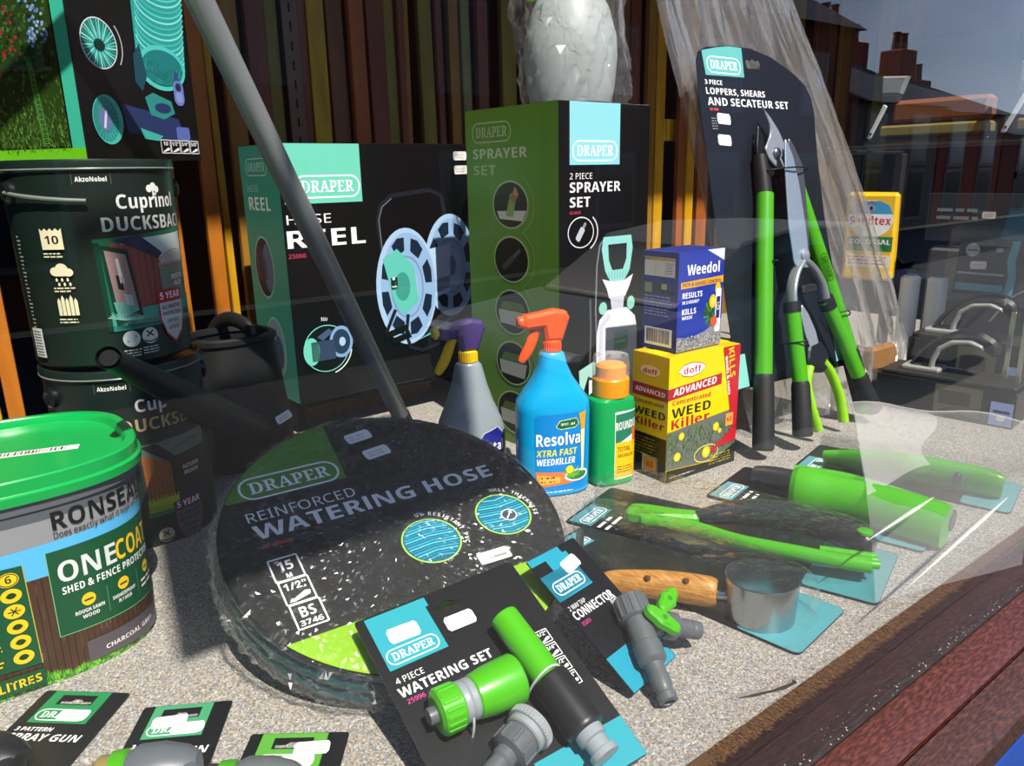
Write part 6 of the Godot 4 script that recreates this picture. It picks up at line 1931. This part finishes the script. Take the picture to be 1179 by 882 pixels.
# ---- decorating goods at the far end
func build_right_display() -> void:
	var x0 := 1.6
	# yellow pouch
	var t := thing("yellow_pouch", "bright yellow filler packet with an oval badge and green band", "packet", frame(Vector3(1.58, 0.205, -0.585), Vector3(0.25, 0, 0.97), Vector3(-0.06, 1, 0)))
	part(t, "packet", MB.new().box(at(0, 0.09, -0.02), Vector3(0.1, 0.18, 0.035), 0.006), mat("f0c01a", 0.35))
	var p := PR.new(plane_map(Vector3(-0.05, 0, -0.0025), Vector3.RIGHT, Vector3.UP))
	p.ell(50, 128, 44, 38, "f2f4f4").up().xy([8, 138, 92, 138, 84, 156, 66, 164, 34, 164, 16, 156], "3a9ad0").ell(50, 150, 9, 12, "f6f6f6").up().ell(50, 150, 3, 4, "1c2c5c").xy([46, 160, 54, 160, 50, 166], "d03028")
	p.text(tx("Sandtex"), 10, 116, 17, "c8282c", 80).rect(8, 62, 96, 92, "1d7a44").up().text(tx("COLOSSAL"), 12, 76, 10, "f6f6f6", 80)
	p.rect(8, 28, 96, 54, "eee8d8").up()
	small_lines(p, 12, 48, 76, 3, 7.0, "c05a50", 4)
	put_print(t, "front_print", p)
	# hanging kits on a panel of dark shelving
	var shelf := thing("wire_rack", "dark wire rack carrying the brush and sponge kits", "rack", at(1.7, 0.478, -0.42))
	for x in [-0.15, -0.10]:
		part(shelf, "rail", MB.new().tube([Vector3(x, -0.004, -0.26), Vector3(x, -0.004, 0.30)], 0.004, 10), mat("17181a", 0.5))
	for z in [-0.24, 0.24]:
		part(shelf, "arm", MB.new().tube([Vector3(-0.152, -0.011, z), Vector3(0.13, -0.011, z)], 0.004, 10), mat("17181a", 0.5))
	for z in [-0.24, 0.24]:
		part(shelf, "post", MB.new().box(at(0.13, -0.236, z), Vector3(0.02, 0.476 - 0.032, 0.02), 0.002), mat("17181a", 0.6))
	for k in 2:
		var z := -0.505 + 0.25 * k
		t = thing("sponge_kit", ["clear pack with a brown sponge, grey brush and white scraper, on the shelf", "clear pack next to the brown sponge pack, mostly its white scraper showing"][k], "decorating kit", frame(Vector3(1.605, 0.479, z), Vector3(0.05, 0, 1), Vector3.UP), "sponge kits on the shelf")
		part(t, "sponge", MB.new().box(at(0.018, 0.062, -0.02), Vector3(0.18, 0.044, 0.04), 0.008), grain("5e3316", "7a441f", "8f562c", 0.08, Vector3.ONE * 30.0, 0.9, 0.4))
		part(t, "float_base", MB.new().box(at(0.008, 0.026, -0.02), Vector3(0.2, 0.022, 0.045), 0.004), mat("7d7238", 0.5))
		part(t, "tray", MB.new().box(at(0.0, 0.004, -0.02), Vector3(0.235, 0.008, 0.075), 0.002), mat("0e0f10", 0.3))
		part(t, "backing", MB.new().box(at(0.0, 0.1, -0.062), Vector3(0.235, 0.2, 0.003), 0.001), mat("0e0f11", 0.4))
		part(t, "scraper", MB.new().prism(rounded(scaled([-112, 14, -104, 12, -76, 74, -84, 78]), 0.003), 0.004, Transform3D(Basis.IDENTITY, Vector3(0, 0, 0.008)), 0.001), mat("e6e6e2", 0.4))
		part(t, "scraper_hole", MB.new().lathe([Vector2(0.0028, 0), Vector2(0.0028, 0.0006)], 12, Transform3D(Basis(Vector3.RIGHT, Vector3.BACK, Vector3.DOWN), Vector3(-0.104, 0.022, 0.0122))), mat("111111", 0.8))
		var br := part(t, "brush_ferrule", MB.new().prism(scaled([-92, 84, -60, 82, -56, 96, -92, 98]), 0.02, Transform3D(Basis.IDENTITY, Vector3(0, 0, -0.012)), 0.003), mat("2f3436", 0.4))
		part(br, "bristles", MB.new().prism(scaled([-93, 98, -55, 96, -44, 128, -94, 132]), 0.018, Transform3D(Basis.IDENTITY, Vector3(0, 0, -0.011)), 0.003), mat("8d9294", 0.85))
	# float boxes
	for k in 2:
		var at3: Vector3 = [Vector3(1.43, 0.0, -0.335), Vector3(1.56, 0.0, -0.36)][k]
		var w: float = [0.23, 0.2][k]
		var h: float = [0.064, 0.112][k]
		t = thing("trowel_box", ["front black tool box with a grey-trimmed handle on top", "taller black tool box with a grey-trimmed handle, behind the other"][k], "tool box", frame(at3, Vector3(0.12, 0, 1), Vector3.UP), "black tool boxes")
		part(t, "tray", MB.new().box(at(0, h / 2, -0.03), Vector3(w, h, 0.1), 0.002), mat("121314", 0.35))
		p = PR.new(plane_map(Vector3(-w / 2, 0, 0.02), Vector3.RIGHT, Vector3.UP))
		for i in 40:
			p.up(0).ell(6 + (i % 10) * 7.0, 8 + (i / 10) * h * 230, 2.4, 2.4, "1f2224", 8)
		p.up().xy([w * 450, h * 150, w * 780, h * 150, w * 780, h * 950, w * 450, h * 950], "5c5a48").up().rect(w * 480, h * 400, w * 700, h * 800, "3d3a30").xy([w * 450, h * 150, w * 780, h * 150, w * 780, h * 420, w * 560, h * 340], "3ac09a" if k == 1 else "4a4a3c")
		p.xy([w * 840, h * 60, w * 990, h * 60, w * 990, h * 700, w * 840, h * 700], "8fa4d8").up().rect(w * 860, h * 400, w * 970, h * 480, "26345c").ell(w * 915, h * 260, 7, 5, "eef0f4")
		put_print(t, "front_print", p)
		part(t, "sole_plate", MB.new().box(at(0, h + 0.004, -0.03), Vector3(w * 0.96, 0.008, 0.09), 0.002), mat("2a2822", 0.5))
		var arch := rounded(scaled([-74, 0, -62, 26, -36, 56, 2, 76, 40, 78, 64, 66, 72, 46, 62, 34, 48, 46, 24, 54, -2, 50, -20, 36, -28, 16, -30, 0]), 0.008)
		var ht := Transform3D(Basis.IDENTITY, Vector3(0, h + 0.012, -0.046))
		part(t, "handle", MB.new().prism(arch, 0.032, ht, 0.006), mat("1a1a1a", 0.45))
		part(t, "handle_trim", MB.new().prism(rounded(scaled([-30, 0, -28, 16, -20, 36, -2, 50, 24, 54, 48, 46, 46, 54, 26, 62, -6, 58, -28, 42, -37, 18, -39, 0]), 0.004), 0.036, Transform3D(Basis.IDENTITY, Vector3(0, h + 0.012, -0.048)), 0.003), mat("9c9c97", 0.4))
		part(t, "handle_foot", MB.new().box(at(-0.05, h + 0.011, -0.03), Vector3(0.066, 0.010, 0.046), 0.003), mat("9c9c97", 0.4))
	# bagged brush card with aqua header
	t = thing("bagged_brush_card", "clear bag with a dark card, round badge and aqua stripe", "packet", frame(Vector3(1.67, 0.185, -0.385), Vector3(0.05, 0, 1), Vector3(0.1, 1, 0)))
	part(t, "card", MB.new().box(at(0, 0.055, 0), Vector3(0.12, 0.11, 0.003), 0.001), mat("3a3e42", 0.45))
	p = PR.new(plane_map(Vector3(-0.06, 0, 0.0016), Vector3.RIGHT, Vector3.UP))
	p.ell(26, 88, 13, 13, "c9ced0").up().rect(16, 86, 36, 89, "7a8083").ell(74, 90, 7, 5, "9ac4cc")
	p.xy([92, 0.5, 108, 0.5, 110, 40, 104, 70, 108, 109, 94, 109, 90, 70, 96, 40], "6fc0d0").rect(4, 8, 90, 22, "5fa8b8").rect(4, 40, 88, 44, "b8c0c2")
	price(p, 26, 50, 30, 3)
	put_print(t, "card_print", p)
	part(t, "clear_bag", MB.new().box(at(0, 0.06, 0), Vector3(0.16, 0.15, 0.02), 0.008), film("ffffff", 0.01, 0.07, 0.9, 14.0))
	part(t, "hanger_wire", MB.new().tube(smooth_path([Vector3(0.06, 0.1, 0.01), Vector3(0.09, 0.08, 0.01), Vector3(0.085, 0.03, 0.01), Vector3(0.05, 0.0, 0.01), Vector3(0.02, -0.05, 0.01)], 5), 0.002, 8), mat("c0c4c6", 0.3, 0.8))
	# roller sleeves
	for k in 2:
		t = thing("roller_sleeve", ["white paint roller sleeve beside the yellow packet", "white paint roller sleeve next to the bagged card"][k], "roller", at(1.655 + 0.012 * k, 0.0, -0.525 + 0.05 * k), "roller sleeves")
		part(t, "sleeve", MB.new().lathe([Vector2(0.014, 0.0), Vector2(0.019, 0.003), Vector2(0.0195, 0.21), Vector2(0.014, 0.214)], 24), mat("e4e4df", 0.95))
		part(t, "core", MB.new().lathe([Vector2(0.010, 0.2142), Vector2(0.011, 0.217), Vector2(0.008, 0.2175)], 18), mat("6a8fa0", 0.5))
	t = thing("paint_pad_bag", "grey bagged roller kit with a dark header card behind the roller sleeves", "packet", frame(Vector3(1.75, 0.02, -0.42), Vector3(0, 0, 1), Vector3.UP))
	part(t, "header_card", MB.new().box(at(0.0, 0.31, 0), Vector3(0.26, 0.1, 0.003), 0.001), mat("23303a", 0.5))
	part(t, "tray", MB.new().box(at(0.0, 0.13, -0.01), Vector3(0.24, 0.24, 0.03), 0.01), mat("4f5558", 0.6))
	p = PR.new(plane_map(Vector3(-0.13, 0.26, 0.0016), Vector3.RIGHT, Vector3.UP))
	p.xy([150, 10, 240, 10, 232, 80, 160, 70], "2a5a70")
	small_lines(p, 20, 62, 90, 2, 16.0, "8a9aa2", 5)
	price(p, 110, 50, 26, 0)
	put_print(t, "card_print", p)
	# steel strips
	for k in 2:
		t = thing("steel_rule", ["thin bright steel strip standing behind the tool boxes", "second thin steel strip, nearer the pane"][k], "strip", Transform3D(Basis(Vector3.BACK, 0.0), Vector3(1.49 - 0.02 * k, 0.0, -0.265 + 0.028 * k)), "thin steel strips")
		part(t, "strip", MB.new().box(at(0, 0.095, 0), Vector3(0.003, 0.19, 0.008), 0.0006), mat("d4d8da", 0.25, 0.9))
